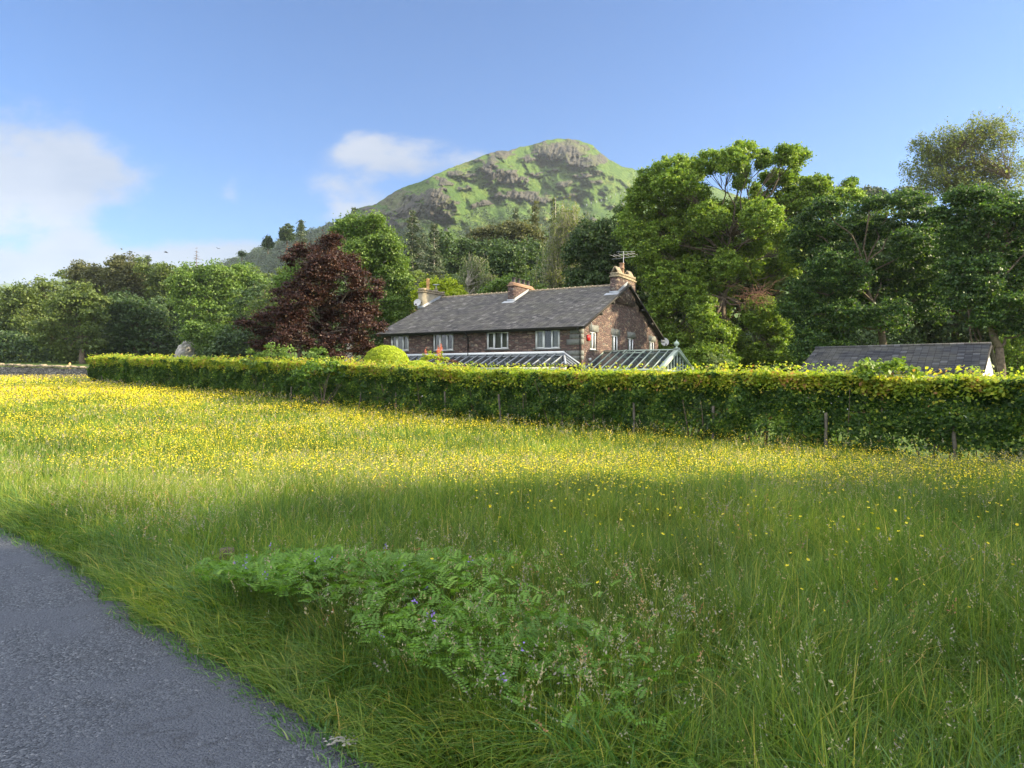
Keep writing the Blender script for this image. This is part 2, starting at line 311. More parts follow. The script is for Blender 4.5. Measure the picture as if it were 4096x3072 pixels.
M['post'] = simple('weathered_post', (.10, .09, .07), .9, .15, .35, 9, .5, .02)
M['rock'] = simple('grey_rock', (.26, .25, .23), .92, .15, .5, 1.2, .9, .3)
M['bird'] = simple('dark_feathers', (.03, .03, .035), .8)
M['leaf_orange'] = simple('orange_leaf', (.42, .19, .05), .8)
M['chalk'] = simple('crushed_litter', (.22, .21, .19), .9)
def m_glass(name, tint, tf=.35):
    m, t, o = mat(name); g = N(t, 'ShaderNodeBsdfGlossy'); g.inputs['Roughness'].default_value = .04; g.inputs[0].default_value = (.85, .92, 1, 1)
    tr = N(t, 'ShaderNodeBsdfTransparent'); tr.inputs[0].default_value = rgb(tint)
    d = N(t, 'ShaderNodeBsdfDiffuse'); d.inputs[0].default_value = (.05, .06, .065, 1)
    a = N(t, 'ShaderNodeMixShader'); a.inputs[0].default_value = tf; t.links.new(d.outputs[0], a.inputs[1]); t.links.new(tr.outputs[0], a.inputs[2])
    fr = N(t, 'ShaderNodeFresnel'); fr.inputs[0].default_value = 1.5
    x = N(t, 'ShaderNodeMixShader'); t.links.new(mth(t, 'ADD', fr.outputs[0], .0, True), x.inputs[0]); t.links.new(a.outputs[0], x.inputs[1]); t.links.new(g.outputs[0], x.inputs[2])
    t.links.new(x.outputs[0], o.inputs[0]); return m
M['glass'] = m_glass('window_glass', (.75, .8, .78), .75)
M['roof_glass'] = m_glass('conservatory_glass', (.6, .66, .68), .5)

# ---------------------------------------------------------------- terrain
HA = np.array([10.24, 13.6]); HB = np.array([-31.8, 51.0])      # hedge foot line (near right end, far left end)
HDIR = (HB - HA) / np.linalg.norm(HB - HA); HN = np.array([-HDIR[1], HDIR[0]]) * -1   # towards the garden
if HN[1] < 0: HN = -HN
def hedge_s(x, y): return (x - HA[0]) * HN[0] + (y - HA[1]) * HN[1]        # >0: garden side
def hedge_t(x, y): return (x - HA[0]) * HDIR[0] + (y - HA[1]) * HDIR[1]
TY = [-200, 8, 13.6, 22.5, 33.6, 51, 64, 75, 90, 112, 130, 200, 400, 1600, 6000]
TZ = [0, 0, -.2, -.05, .53, 1.20, 1.40, 1.62, 2.7, 3.9, 4.7, 8, 16, 30, 30]
LH = np.linalg.norm(HB - HA)
def gz(x, y):
    x = np.asarray(x, float); y = np.asarray(y, float)
    z = np.interp(y, TY, TZ); s = hedge_s(x, y)
    w_ = sst(.5, 9, s) * (1 - sst(45, 80, y)) * sst(-34, -22, x)
    z = z * (1 - .7 * w_)
    near = (y < 60) & (y > -5)
    z = z + np.where(near, .05 * (fbm(x * .35 + 9, y * .35, 3, 3) - .5), 0) * sst(0, 6, y + x)
    return z
EDGE = np.array([(3.2, .2), (1.2, 1.45), (.35, 2.15), (-.62, 2.89), (-1.0, 3.24), (-1.33, 3.58), (-1.93, 4.125), (-2.49, 4.59), (-3.42, 5.54), (-4.2, 6.25), (-5.57, 7.4), (-8, 9.3), (-12, 12.2), (-20, 17.5), (-40, 29)])
def road_d(x, y):      # signed distance to the road's edge; >0 on the grass side
    x = np.asarray(x, float); y = np.asarray(y, float); best = np.full(x.shape, 1e9); sg = np.ones(x.shape)
    for a, b in zip(EDGE[:-1], EDGE[1:]):
        d = b - a; L2 = d @ d; t_ = np.clip(((x - a[0]) * d[0] + (y - a[1]) * d[1]) / L2, 0, 1)
        qx = a[0] + t_ * d[0]; qy = a[1] + t_ * d[1]; dd = np.hypot(x - qx, y - qy)
        cr_ = d[0] * (y - a[1]) - d[1] * (x - a[0]); m_ = dd < best; best = np.where(m_, dd, best); sg = np.where(m_, np.where(cr_ < 0, 1, -1), sg)
    return best * sg
def build_ground():
    a = np.concatenate([-np.geomspace(2500, 14, 50), np.linspace(-13.5, 13.5, 91), np.geomspace(14, 2500, 50)])
    b = np.concatenate([[-400, -100, -40, -20, -10], np.linspace(-6, 24, 101), np.geomspace(24.4, 160, 110), np.geomspace(165, 5000, 30)])
    X, Y = np.meshgrid(a, b); Z = gz(X, Y) - .004 - .05 * sst(.05, -.12, road_d(X, Y))
    n, m_ = X.shape; i = np.arange(n - 1)[:, None] * m_; j = np.arange(m_ - 1)[None]
    mb = MB(); mb.add(np.stack([X, Y, Z], -1).reshape(-1, 3), np.stack([i + j, i + j + 1, i + m_ + j + 1, i + m_ + j], -1).reshape(-1, 4))
    mb.build('ground', M['turf'], smooth=True, kind='structure')
build_ground()
def build_road():
    # strip between the near edge (grass side) and 4.5 m to the left of it
    pts = []; E = EDGE
    for a, b in zip(E[:-1], E[1:]):
        k = max(2, int(np.linalg.norm(b - a) / .12)); pts += [a + (b - a) * q / k for q in range(k)]
    pts = np.array(pts); T = unit(np.gradient(pts, axis=0)); nr = np.stack([-T[:, 1], T[:, 0]], 1)
    s_ = np.arange(len(pts)) * .12; jit = (fbm(s_ * 2.6, s_ * 0, 5, 5, .65) - .5) * .34
    offs = np.concatenate([[-.02], np.linspace(.1, 4.2, 30)])
    V = []
    for k, o_ in enumerate(offs):
        q = pts + nr * (o_ + (jit if k == 0 else 0) * 1.0)[:, None] if k == 0 else pts + nr * o_
        z = .002 + .035 * np.sin(np.clip(o_ / 4.2, 0, 1) * math.pi) - (.02 if k == 0 else 0) + np.zeros(len(q))
        V.append(np.column_stack([q, z]))
    V = np.array(V); n, m_ = V.shape[:2]; i = np.arange(n - 1)[:, None] * m_; j = np.arange(m_ - 1)[None]
    mb = MB(); mb.add(V.reshape(-1, 3), np.stack([i + j, i + m_ + j, i + m_ + j + 1, i + j + 1], -1).reshape(-1, 4)[:, ::-1])
    mb.build('road', M['road'], smooth=True, kind='structure')
build_road()

# ---------------------------------------------------------------- the fell (mountain) and far hills
SIL = [(100, 318), (150, 300), (200, 276), (225, 264), (242, 255), (266, 246), (281, 239), (300, 234.5), (317, 231.5), (334, 223), (359, 208), (376, 204), (388, 196), (397, 190),
       (410, 185), (419, 182.5), (432, 176), (446, 170), (463, 163), (475, 159), (486, 154), (498, 150.5), (508, 151), (520, 147), (537, 143.6), (546, 140.6),
       (558, 138.6), (571, 139), (585, 142), (593, 145.3), (600, 152), (610, 160), (622, 166), (632, 168.5), (644, 172.5), (656, 175), (690, 181), (720, 189), (734, 194), (763, 204.6), (800, 216), (880, 232), (1000, 246), (1150, 262)]
CRAG = [(420, 212, 26, 12, 1.15), (372, 214, 20, 9, 1.1), (352, 230, 18, 8, 1), (412, 226, 16, 9, 1), (446, 214, 14, 6, .9), (470, 176, 10, 4, .8), (530, 160, 10, 4, .8), (555, 168, 12, 3, .8), (600, 172, 10, 2.5, .8), (480, 204, 14, 4, .9), (570, 196, 14, 3, .8), (561, 150, 32, 11, 1.3), (540, 152, 16, 7, .8), (588, 161, 26, 7, 1.2), (502, 155, 13, 7, 1.2), (489, 168, 9, 17, 1.2), (505, 178, 18, 8, 1.2), (522, 181, 14, 5, .9), (458, 172, 13, 5, 1.2), (442, 182, 14, 5, 1),
        (436, 200, 22, 13, 1.2), (404, 203, 26, 15, 1.1), (388, 220, 20, 12, 1.1), (425, 213, 20, 10, 1), (517, 196, 30, 6, 1.1), (540, 199, 18, 5, 1), (537, 174, 9, 3, .9), (588, 174, 14, 3, 1),
        (564, 183, 11, 4, 1), (448, 231, 8, 5, .8), (465, 187, 14, 3, .8), (596, 183, 6, 2, .9), (622, 204, 14, 3, .7), (350, 224, 16, 10, .6), (300, 246, 20, 7, .5), (250, 262, 18, 5, .5), (475, 160, 6, 3, .8), (592, 219, 9, 5, .9), (370, 232, 14, 10, .8), (395, 238, 10, 8, .9)]
def build_fell():
    sx = np.array(SIL, float)
    cols = np.concatenate([np.linspace(100, 300, 130), np.linspace(300.8, 665, 480), np.linspace(667, 1150, 130)])
    k = 330; tt = np.linspace(0, 1, k)
    PX, T_ = np.meshgrid(cols, tt)
    Sy = np.interp(PX, sx[:, 0], sx[:, 1]) + (fbm(PX * .25, PX * 0, 3, 9) - .5) * 1.6
    hS = HY - Sy; h0 = 14.0; h = h0 + (hS - h0) * T_
    Yc = np.interp(PX, [100, 225, 330, 430, 560, 640, 800, 1150], [1060, 960, 790, 720, 1000, 1080, 1150, 1200])
    Y0 = np.interp(PX, [100, 300, 1150], [170, 210, 250])
    py = HY - h
    Y = Y0 + (Yc - Y0) * T_ ** .9
    ws = np.zeros_like(PX); wx = (fbm(PX * .08, py * .16, 4, 21) - .5) * 18; wy = (fbm(PX * .08, py * .16, 4, 22) - .5) * 10
    for (cx, cy, rx, ry, a) in CRAG:
        ws = np.maximum(ws, a * np.exp(-(((PX + wx - cx) / rx) ** 2 + ((py + wy - cy) / ry) ** 2)))
    rn = fbm(PX * .22, py * .5, 5, 33, .6)
    rock = sst(.43, .60, ws * .85 + (rn - .5) * 1.15)
    steep = sst(0.0, 1, T_ * 12) * (1 - .65 * sst(.9, 1, T_))
    big = (fbm(PX * .018 + 3, py * .03, 3, 41) - .5) * 190
    gully = (np.abs(fbm(PX * .045 - py * .02, py * .02, 3, 51) - .5)) * 110
    fine = (fbm(PX * .11, py * .16, 4, 61) - .5) * 42
    cragd = rock * ((np.abs(fbm(PX * .30 + py * .08, py * .10, 4, 71, .6) - .5)) * 55 - 12) + sst(.1, .9, ws) * (-26)
    bump_ = (fbm(PX * .9, py * .9, 2, 81) - .5) * 5
    Y = Y + steep * (big + gully + fine + cragd + bump_) * (Y / 900)
    # ground behind the crest
    V = np.stack([(PX - HX) / F * Y, Y, EYE + h / F * Y], -1)
    back = []
    for q, dy in enumerate((25, 90, 220, 420)):
        Yb = Y[-1] + dy; zb = V[-1, :, 2] - dy * (.08 + .16 * q)
        back.append(np.stack([V[-1, :, 0] * (1 + dy / Y[-1] * .6), Yb, np.maximum(zb, 0)], -1))
    V = np.concatenate([V, np.array(back)]); rk = np.concatenate([rock, np.zeros((4, len(cols)))])
    tn = np.concatenate([T_, np.ones((4, len(cols)))])
    n, m_ = V.shape[:2]; i = np.arange(n - 1)[:, None] * m_; j = np.arange(m_ - 1)[None]
    mb = MB(); mb.add(V.reshape(-1, 3), np.stack([i + j, i + j + 1, i + m_ + j + 1, i + m_ + j], -1).reshape(-1, 4), tn.ravel()); mb.A['rock'] = rk.ravel()
    m, t, o = mat('fell_surface')
    a = N(t, 'ShaderNodeAttribute'); a.attribute_name = 'rock'
    r1 = noise(t, .012, 8, .6); r2 = noise(t, .13, 7, .7); r3 = noise(t, .02, 8, .7, sc=(1, 1, .35))
    g = ramp(t, r1, [(.32, (.045, .078, .02)), (.46, (.075, .125, .028)), (.58, (.105, .15, .035)), (.68, (.17, .16, .06))])
    g = mix(t, ramp(t, r2, [(.44, (.85,) * 3), (.60, (0, 0, 0))]), g, (.045, .085, .022))
    rc = ramp(t, r2, [(.3, (.030, .030, .029)), (.5, (.065, .062, .056)), (.7, (.135, .122, .098))])
    rc = mix(t, ramp(t, r3, [(.5, (0, 0, 0)), (.62, (.7,) * 3)]), rc, (.11, .13, .045))
    f = mth(t, 'ADD', a.outputs['Fac'], mth(t, 'MULTIPLY', mth(t, 'SUBTRACT', r2, .5), 1.4)); f = ramp(t, f, [(.42, (0, 0, 0)), (.56, (1, 1, 1))])
    c = mix(t, f, g, rc)
    t.links.new(pbsdf(t, c, .95, .05, r2, .9, 6.0), o.inputs[0])
    mb.build('mountain', m, smooth=True, kind='structure')
    return PX, py, V[:k]
_, _, FELL = build_fell()
def build_far():
    px = np.linspace(-400, 330, 240); D = 3300.
    sy = np.interp(px, [-400, -100, 0, 12, 30, 45, 60, 75, 100, 330], [284, 290, 286.5, 286, 288, 285, 280, 277, 272, 268]) + (fbm(px * .15, px * 0, 4, 7) - .5) * 4
    rows = []
    for q in np.linspace(0, 1, 14):
        Y = D - 1400 * (1 - q) + (fbm(px * .05, px * 0 + q * 6, 3, 12) - .5) * 260 * (1 - q * .6)
        h = (376 - sy) * q ** .8 + 2; rows.append(np.stack([(px - HX) / F * Y, Y, EYE + h / F * Y], -1))
    rows.append(rows[-1] + np.array([0, 400, -200])); V = np.array(rows); n, m_ = V.shape[:2]; i = np.arange(n - 1)[:, None] * m_; j = np.arange(m_ - 1)[None]
    mb = MB(); mb.add(V.reshape(-1, 3), np.stack([i + j, i + j + 1, i + m_ + j + 1, i + m_ + j], -1).reshape(-1, 4))
    m, t, o = mat('far_hill'); n1_ = noise(t, .004, 6); t.links.new(pbsdf(t, ramp(t, n1_, [(.35, (.05, .09, .03)), (.65, (.13, .18, .05))]), .95, .05), o.inputs[0])
    mb.build('hills', m, smooth=True, kind='structure')
build_far()

# ---------------------------------------------------------------- foliage builders
def leaf_quads(mb, Cn, Nn, size, aspect, rng, r, fold=.12):
    n = len(Cn); size = np.broadcast_to(size, (n,))[:, None]
    a = unit(np.cross(Nn, rng.normal(size=(n, 3)))); b = np.cross(Nn, a)
    V = np.stack([Cn - a * size * .5, Cn + b * size * .5 * aspect + Nn * size * fold, Cn + a * size * .5, Cn - b * size * .5 * aspect + Nn * size * fold], 1)
    mb.add(V.reshape(-1, 3), np.arange(n * 4).reshape(-1, 4), np.repeat(r, 4))
def clumps(mb, cen, rc, nl, ls, rng, flat=.6, aspect=.7, up=.5, hol=.45):
    """leaves spread round clump centres"""
    m_ = len(cen); n = m_ * nl; rcs = np.repeat(rc * rng.uniform(.65, 1.25, m_), nl)[:, None]; c = np.repeat(cen, nl, 0)
    d = unit(rng.normal(size=(n, 3))); d[:, 2] = np.where(d[:, 2] < -.15, -d[:, 2] * .6, d[:, 2])
    rr = rng.uniform(hol, 1.05, (n, 1)) ; pos = c + d * rr * rcs * np.array([1, 1, flat])
    nr = unit(d * .7 + np.array([0, 0, up]) + rng.normal(size=(n, 3)) * .7)
    base = np.repeat(rng.uniform(0, 1, m_), nl)
    r = np.clip(base * .2 + rng.uniform(0, 1, n) * .8, 0, 1)
    leaf_quads(mb, pos, nr, ls * rng.uniform(.6, 1.35, n), aspect, rng, r)
def limb(mb, a, b, r0, r1, rng, wob=.12, n=7, sag=0., k=5):
    a = np.array(a, float); b = np.array(b, float); t_ = np.linspace(0, 1, n)[:, None]; L = np.linalg.norm(b - a)
    p = a + (b - a) * t_; w_ = rng.normal(size=(n, 3)) * wob * L / n ** .5; w_[0] = 0; w_[-1] = 0
    w_ = np.cumsum(w_, 0); w_ = w_ - t_ * w_[-1]; p = p + w_ * .6; p[:, 2] += (np.sin(t_ * math.pi) * sag * L)[:, 0]
    mb.tube(p, np.linspace(r0, r1, n), k); return p
def tree(name, label, D, blobs, base, leaf='green', ls=.25, rc=.8, nl=90, dens=3.2, tr=.3, bark='bark', seed=1, flat=.6, cat='tree', group=None,
         depth=1.0, twigs=1, aspect=.7, dj=.35, limb_up=.15, zbase=None, zfork=.35, limbs=1, hol=.45, fill=1.15):
    dens *= 1.9; flat = min(1, flat * 1.25)
    rng = np.random.default_rng(seed); sc = D / F
    bp = P(base[0], base[1] if len(base) > 1 else 360, D); gzb = float(gz(bp[0], bp[1])) if zbase is None else zbase
    root = np.array([bp[0], bp[1], gzb]); B = []
    xs = np.array([b[0] for b in blobs]); W = (xs.max() - xs.min()) * .5 * sc
    for (px, py, rx, ry) in blobs:
        rx *= fill; ry *= fill * 1.4
        c = P(px, py, D); off = 1 - min(1, abs(px - xs.mean()) / ((xs.max() - xs.min()) * .5 + 1)) ** 2
        c[1] += rng.uniform(-1, 1) * dj * W * math.sqrt(max(off, .05)); B.append((c, rx * sc, ry * sc))
    cen, owner = [], []
    for q, (c, rx, rz) in enumerate(B):
        ry_ = (rx * .7 + rz * .3) * depth; n = max(3, int(dens * (rx * ry_ * rz) ** (2 / 3) / rc ** 2))
        d = unit(rng.normal(size=(n, 3))); rr = rng.uniform(.25, 1, (n, 1)) ** .5
        p = c + d * rr * np.array([max(.1, rx - rc * .5), max(.1, ry_ - rc * .3), max(.1, rz - rc * flat * .5)])
        cen.append(p); owner += [q] * n
    cen = np.vstack(cen); owner = np.array(owner)
    e = empty(name, root, label=label, cat=cat, group=group)
    tb = MB(); top = max(c[2] for c, _, _ in B); cx = np.mean([c[0] for c, _, _ in B]); cy = np.mean([c[1] for c, _, _ in B])
    H = top - gzb; fork = np.array([root[0] * .7 + cx * .3, root[1] * .6 + cy * .4, gzb + H * zfork])
    limb(tb, root - [0, 0, .3], fork, tr * 1.25, tr * .85, rng, .06, 6, k=8)
    mid = np.array([cx, cy, gzb + H * .72]); ml = limb(tb, fork, mid, tr * .8, tr * .3, rng, .12, 7, k=7)
    for q, (c, rx, rz) in enumerate(B):
        if limbs and (q % limbs == 0):
            zq = np.clip((c[2] - fork[2]) / max(.1, mid[2] - fork[2]) * .6, 0, .95); st = ml[int(zq * 6)]
            lp = limb(tb, st, c - [0, 0, rz * .25], tr * .42 * (1 - .4 * zq), tr * .10, rng, .22, 8, limb_up)
            if twigs:
                ids = np.where(owner == q)[0]
                for ii in ids[::twigs]:
                    s0 = lp[rng.integers(4, 8)]; tb.tube([s0, (s0 + cen[ii]) / 2 + rng.normal(size=3) * .15, cen[ii]], [tr * .09, tr * .06, tr * .03], 3, cap=False)
    t_o = tb.build('trunk', M[bark], e, smooth=True); t_o.data.transform(__import__('mathutils').Matrix.Translation(-Vector(root)))
    lb = MB(); clumps(lb, cen - root, rc, int(nl * .72), ls, rng, flat, aspect, hol=hol)
    # loose leaves and side sprays between the clumps
    nn = int(len(cen) * nl * .38); kk = rng.integers(0, len(cen), nn); q2 = cen[kk] - root + rng.normal(size=(nn, 3)) * rc * np.array([.5, .5, .42])
    leaf_quads(lb, q2, unit(rng.normal(size=(nn, 3)) + [0, 0, .4]), ls * rng.uniform(.6, 1.2, nn), aspect, rng, rng.uniform(0, 1, nn))
    lb.build('crown', M[leaf], e)
    return e
def copy_tree(o, loc, rz, sc, label, group):
    c = o.copy(); C.objects.link(c); c.location = loc; c.rotation_euler = (0, 0, rz); c.scale = sc; c['label'] = label; c['group'] = group
    for ch in list(o.children):
        d = ch.copy(); C.objects.link(d); d.parent = c
    return c
z3 = lambda L: [(.1243 * x, 237.5 + .1243 * y, .1243 * a, .1243 * b) for x, y, a, b in L]
z4 = lambda L: [(225 + .1243 * x, 212.5 + .1243 * y, .1243 * a, .1243 * b) for x, y, a, b in L]
z5 = lambda L: [(300 + .1695 * x, 125 + .1695 * y, .1695 * a, .1695 * b) for x, y, a, b in L]
z6 = lambda L: [(600 + .1917 * x, 125 + .1917 * y, .1917 * a, .1917 * b) for x, y, a, b in L]
z8 = lambda L: [(750 + .1239 * x, 100 + .1239 * y, .1239 * a, .1239 * b) for x, y, a, b in L]

def conifer(name, label, base, H, R, leaf='conifer', seed=1, nb=26, ls=.4, droop=.25, trunk_r=.22, bark='pale_bark', z0=.15, per=16, group=None, spray=.5, cat='conifer', dead=False):
    rng = np.random.default_rng(seed); e = empty(name, base, label=label, cat=cat, group=group)
    tb = MB(); lean = rng.normal(size=2) * .01 * H
    tb.tube([(0, 0, -.3), (lean[0] * .3, lean[1] * .3, H * .5), (lean[0], lean[1], H)], [trunk_r, trunk_r * .6, .03], 7)
    Cs = []
    for i in range(nb):
        f = z0 + (1 - z0) * (i + .5) / nb; z = H * f; L = R * (1 - f) ** .75 * rng.uniform(.75, 1.15) + .25; m_ = 4 if dead else 6
        for a in np.arange(m_) * 2 * math.pi / m_ + rng.uniform(0, 6):
            z = H * f + rng.normal() * H / nb * .35; a += rng.normal() * .25; Lq = L * rng.uniform(.7, 1.15); tip = np.array([math.cos(a) * Lq, math.sin(a) * Lq, z - droop * Lq * (1 if not dead else -.5)])
            s0 = np.array([0, 0, z]); midp = (s0 + tip) / 2 + [0, 0, (.12 if not dead else -.1) * Lq]
            tb.tube([s0, midp, tip], np.array([.22, .13, .05]) * trunk_r * (1.5 if dead else 1), 3, cap=False)
            k = max(3, int(per * Lq / R)); q = rng.uniform(.15, 1, (k, 1)); p = s0 * (1 - q) ** 2 + 2 * midp * q * (1 - q) + tip * q ** 2
            side = np.array([-math.sin(a), math.cos(a), 0]); p = p + side * rng.normal(size=(k, 1)) * spray * Lq * .28 * (1.1 - q) + [0, 0, -.06]
            Cs.append(p)
    tb.build('trunk', M[bark], e, smooth=True)
    if not dead:
        c = np.vstack(Cs); lb = MB(); k = 5; c = np.repeat(c, k, 0) + rng.normal(size=(len(c) * k, 3)) * np.array([.22, .22, .13]) * ls * 2
        nr = unit(rng.normal(size=c.shape) * .6 + [0, 0, .7]); leaf_quads(lb, c, nr, ls * rng.uniform(.6, 1.3, len(c)), .42, rng, rng.uniform(0, 1, len(c)))
        lb.build('crown', M[leaf], e)
    return e
def weeping(name, label, D, base, outline, leaf='birch', seed=1, n_br=60, strands=10, ls=.16, drop=2.2, tr=.16, per=14, leafden=1.0, cat='tree', bark='pale_bark', trunks=1, dpt=.8):
    """birch: rising limbs that end in hanging strands of small leaves"""
    rng = np.random.default_rng(seed); sc = D / F; bp = P(base[0], base[1], D); g0 = float(gz(bp[0], bp[1])); root = np.array([bp[0], bp[1], g0])
    e = empty(name, root, label=label, cat=cat); tb = MB(); pts = []; cs = []
    xs = [o[0] for o in outline]; cxm = sum(xs) / len(xs)
    tops = []
    for q in range(trunks):
        o = outline[(q * len(outline)) // trunks + len(outline) // (2 * trunks)]
        tp = P(o[0], o[1], D) + [0, rng.uniform(-1, 1) * 1.5, 0]; tops.append(limb(tb, root, tp, tr * 1.2, tr * .12, rng, .07, 14, k=6))
    for i in range(n_br):
        px, py, rx, ry = outline[rng.integers(len(outline))]
        d = unit(rng.normal(size=3)) * rng.uniform(.2, 1) ** .5; c = P(px, py, D) + d * np.array([rx * sc, rx * sc * dpt, ry * sc])
        tk = tops[rng.integers(trunks)]; zi = c[2] - rng.uniform(1, 3.5); j = int(np.clip(np.searchsorted(tk[:, 2], zi), 2, 12))
        lp = limb(tb, tk[j], c, tr * .28, tr * .05, rng, .15, 6, .08, 4)
        for s_ in range(strands):
            st = lp[rng.integers(3, 6)] + rng.normal(size=3) * .35; dr = drop * rng.uniform(.25, 1); sw = rng.normal(size=2) * .35
            tt = np.linspace(0, 1, 5)[:, None]; q_ = st + np.array([sw[0], sw[1], 0]) * tt + np.array([0, 0, -dr]) * tt ** 1.4
            tb.tube(q_, [tr * .045, tr * .04, tr * .03, tr * .025, tr * .02], 3, cap=False)
            k = max(2, int(per * leafden * rng.uniform(.5, 1.3))); f = rng.uniform(0, 1, (k, 1)); cs.append(st + np.array([sw[0], sw[1], 0]) * f + np.array([0, 0, -dr]) * f ** 1.4 + rng.normal(size=(k, 3)) * .10)
    o = tb.build('trunk', M[bark], e, smooth=True); o.data.transform(__import__('mathutils').Matrix.Translation(-Vector(root)))
    c = np.vstack(cs) - root; lb = MB(); leaf_quads(lb, c, unit(rng.normal(size=c.shape)), ls * rng.uniform(.6, 1.3, len(c)), .7, rng, rng.uniform(0, 1, len(c)))
    lb.build('crown', M[leaf], e); return e

# ---------------------------------------------------------------- the terrace house
OD = 40.0
O = np.array([(584.3 - HX) / F * OD, OD, 0.]); DX = np.array([.867, -.498, 0]); DY = np.array([.498, .867, 0])     # local axes
HZ = float(gz(O[0] - 3, OD + 3)) - .05
HROT = math.atan2(DX[1], DX[0])
def to_local(p): d = p - O; return np.array([d @ DX, d @ DY, d[2] - HZ])
CAM = np.array([0, 0, EYE])
def ray(px, py): return np.array([(px - HX) / F, 1, (HY - py) / F])
def hit(px, py, lp, ln):       # ray with plane given in house-local coordinates
    c0 = to_local(CAM); r_ = ray(px, py); rl = np.array([r_ @ DX, r_ @ DY, r_[2]]); ln = np.array(ln, float)
    t_ = ((np.array(lp, float) - c0) @ ln) / (rl @ ln); return c0 + rl * t_
onF = lambda px, py, y=.40: hit(px, py, (0, y, 0), (0, 1, 0))       # facade plane
onG = lambda px, py, x=-.35: hit(px, py, (x, 0, 0), (1, 0, 0))      # gable plane
ZE = hit(584.3, 326, (0, 0, 0), (0, 1, 0))[2]
L_H = -onF(376, 334, 0)[0]
apex = hit(630, 284.4, (0, 0, 0), (1, 0, 0)); WH = 2 * apex[1]; ZR = apex[2]
TP = (ZR - ZE) / (WH / 2)
zroof = lambda y: ZE + min(y, WH - y) * TP
house = empty('house', (O[0], O[1], HZ), HROT, label='long two-storey dark red stone house with grey slate roof and three chimneys', cat='house')
def panel(mb, u0, u1, v0, v1, holes, f, depth):     # wall sheet with openings; f(u,v,d)->xyz
    us = sorted({u0, u1, *[h[0] for h in holes], *[h[1] for h in holes]}); vs = sorted({v0, v1, *[h[2] for h in holes], *[h[3] for h in holes]})
    for a, b in zip(us[:-1], us[1:]):
        for c, d in zip(vs[:-1], vs[1:]):
            if any(h[0] <= a and b <= h[1] and h[2] <= c and d <= h[3] for h in holes): continue
            mb.poly([f(a, c, 0), f(b, c, 0), f(b, d, 0), f(a, d, 0)])
    for (a, b, c, d) in holes:
        for (p, q) in (((a, c), (a, d)), ((a, d), (b, d)), ((b, d), (b, c)), ((b, c), (a, c))):
            mb.poly([f(*p, 0), f(*q, 0), f(*q, depth), f(*p, depth)])
XG, YF, XL, YB = -.35, .40, -L_H + .35, WH - .4
FW = []      # facade windows
for (a, b, t_, bo) in ((390.4, 408.7, 335.3, 351), (432.7, 453.4, 333.8, 350.6), (486.3, 508.4, 332.1, 349), (534.9, 559.8, 329.8, 348.7)):
    p = onF(a, t_); q = onF(b, bo); FW.append((p[0], q[0], (onF(a, bo)[2] + q[2]) / 2, (p[2] + onF(b, t_ - .9)[2]) / 2))
GW = []
for (a, b, t_, bo) in ((590, 596.8, 331.2, 349.2), (611.8, 618.4, 334.8, 351.8), (627.8, 634, 337.7, 352.8), (649, 654.8, 341, 353.6)):
    p = onG(a, t_); q = onG(b, t_ + .8); r_ = onG(a, bo); GW.append((p[1], q[1], r_[2] - .02, p[2]))
wb = MB()
panel(wb, XL, XG, -1.0, ZE - .05, FW, lambda u, v, d: (u, YF + d, v), .16)
GT = min(ZE, 99) - .02
panel(wb, YF, YB, -1.0, GT, GW, lambda u, v, d: (XG - d, u, v), .16)
wb.poly([(XG, YF, GT), (XG, YB, GT), (XG, YB, zroof(YB) - .12), (XG, WH / 2, ZR - .12), (XG, YF, zroof(YF) - .12)])
wb.poly([(XL, YF, -1), (XL, YF, zroof(YF) - .12), (XL, WH / 2, ZR - .12), (XL, YB, zroof(YB) - .12), (XL, YB, -1)])
wb.poly([(XL, YB, -1), (XL, YB, ZE), (XG, YB, ZE), (XG, YB, -1)])
wb.poly([(XL, YF, ZE - .05), (XG, YF, ZE - .05), (XG, YF, ZE + .06), (XL, YF, ZE + .06)])
wb.build('wall', M['stone'], house)
# quoins: big grey corner stones
qb = MB(); rngq = np.random.default_rng(5); z = 1.3
while z < ZE - .3:
    hq = rngq.uniform(.22, .38); w1, w2 = (rngq.uniform(.7, 1.1), .35) if rngq.random() < .5 else (.35, rngq.uniform(.7, 1.1))
    if rngq.random() < .75:
        qb.box(XG - w1, XG + .006, YF - .006, YF + .01, z, z + hq - .03); qb.box(XG - .01, XG + .006, YF + .012, YF + w2, z, z + hq - .03)
    z += hq
qb.build('quoins', M['lintel'], house)
rb = MB(); mb2 = MB()
NC = 36
def courses(mb, x0, x1, y_e, z_e, y_r, z_r, n, rng, th=.022, side=1):
    for i in range(n):
        a, b = i / n, (i + 1) / n
        ya, yb_ = y_e + (y_r - y_e) * a, y_e + (y_r - y_e) * b; za, zb = z_e + (z_r - z_e) * a, z_e + (z_r - z_e) * b
        # broken into lengths with slightly uneven tails
        xs_ = np.arange(x0, x1 + .3, .3); xs_[-1] = x1; nn = len(xs_)
        up = th + rng.uniform(0, .014, nn - 1); dr = rng.normal(0, .010, nn - 1)
        for k_ in range(nn - 1):
            u = up[k_]; yd = ya - side * (.03 + dr[k_]); r_ = rng.random()
            mb.add([(xs_[k_], yd, za + u), (xs_[k_ + 1], yd, za + u), (xs_[k_ + 1], yb_, zb + .004), (xs_[k_], yb_, zb + .004), (xs_[k_], yd, za - .012), (xs_[k_ + 1], yd, za - .012)],
                   [(0, 1, 2, 3), (4, 5, 1, 0)], i / n * .77 + .1)
rg = np.random.default_rng(3)
courses(rb, -L_H, 0, 0, ZE, WH / 2, ZR, NC, rg); courses(rb, -L_H, 0, WH, ZE, WH / 2, ZR, 14, rg, side=-1)
roof = rb.build('roof', M['slate'], house)
ub = MB()
for x in (-L_H, 0): pass
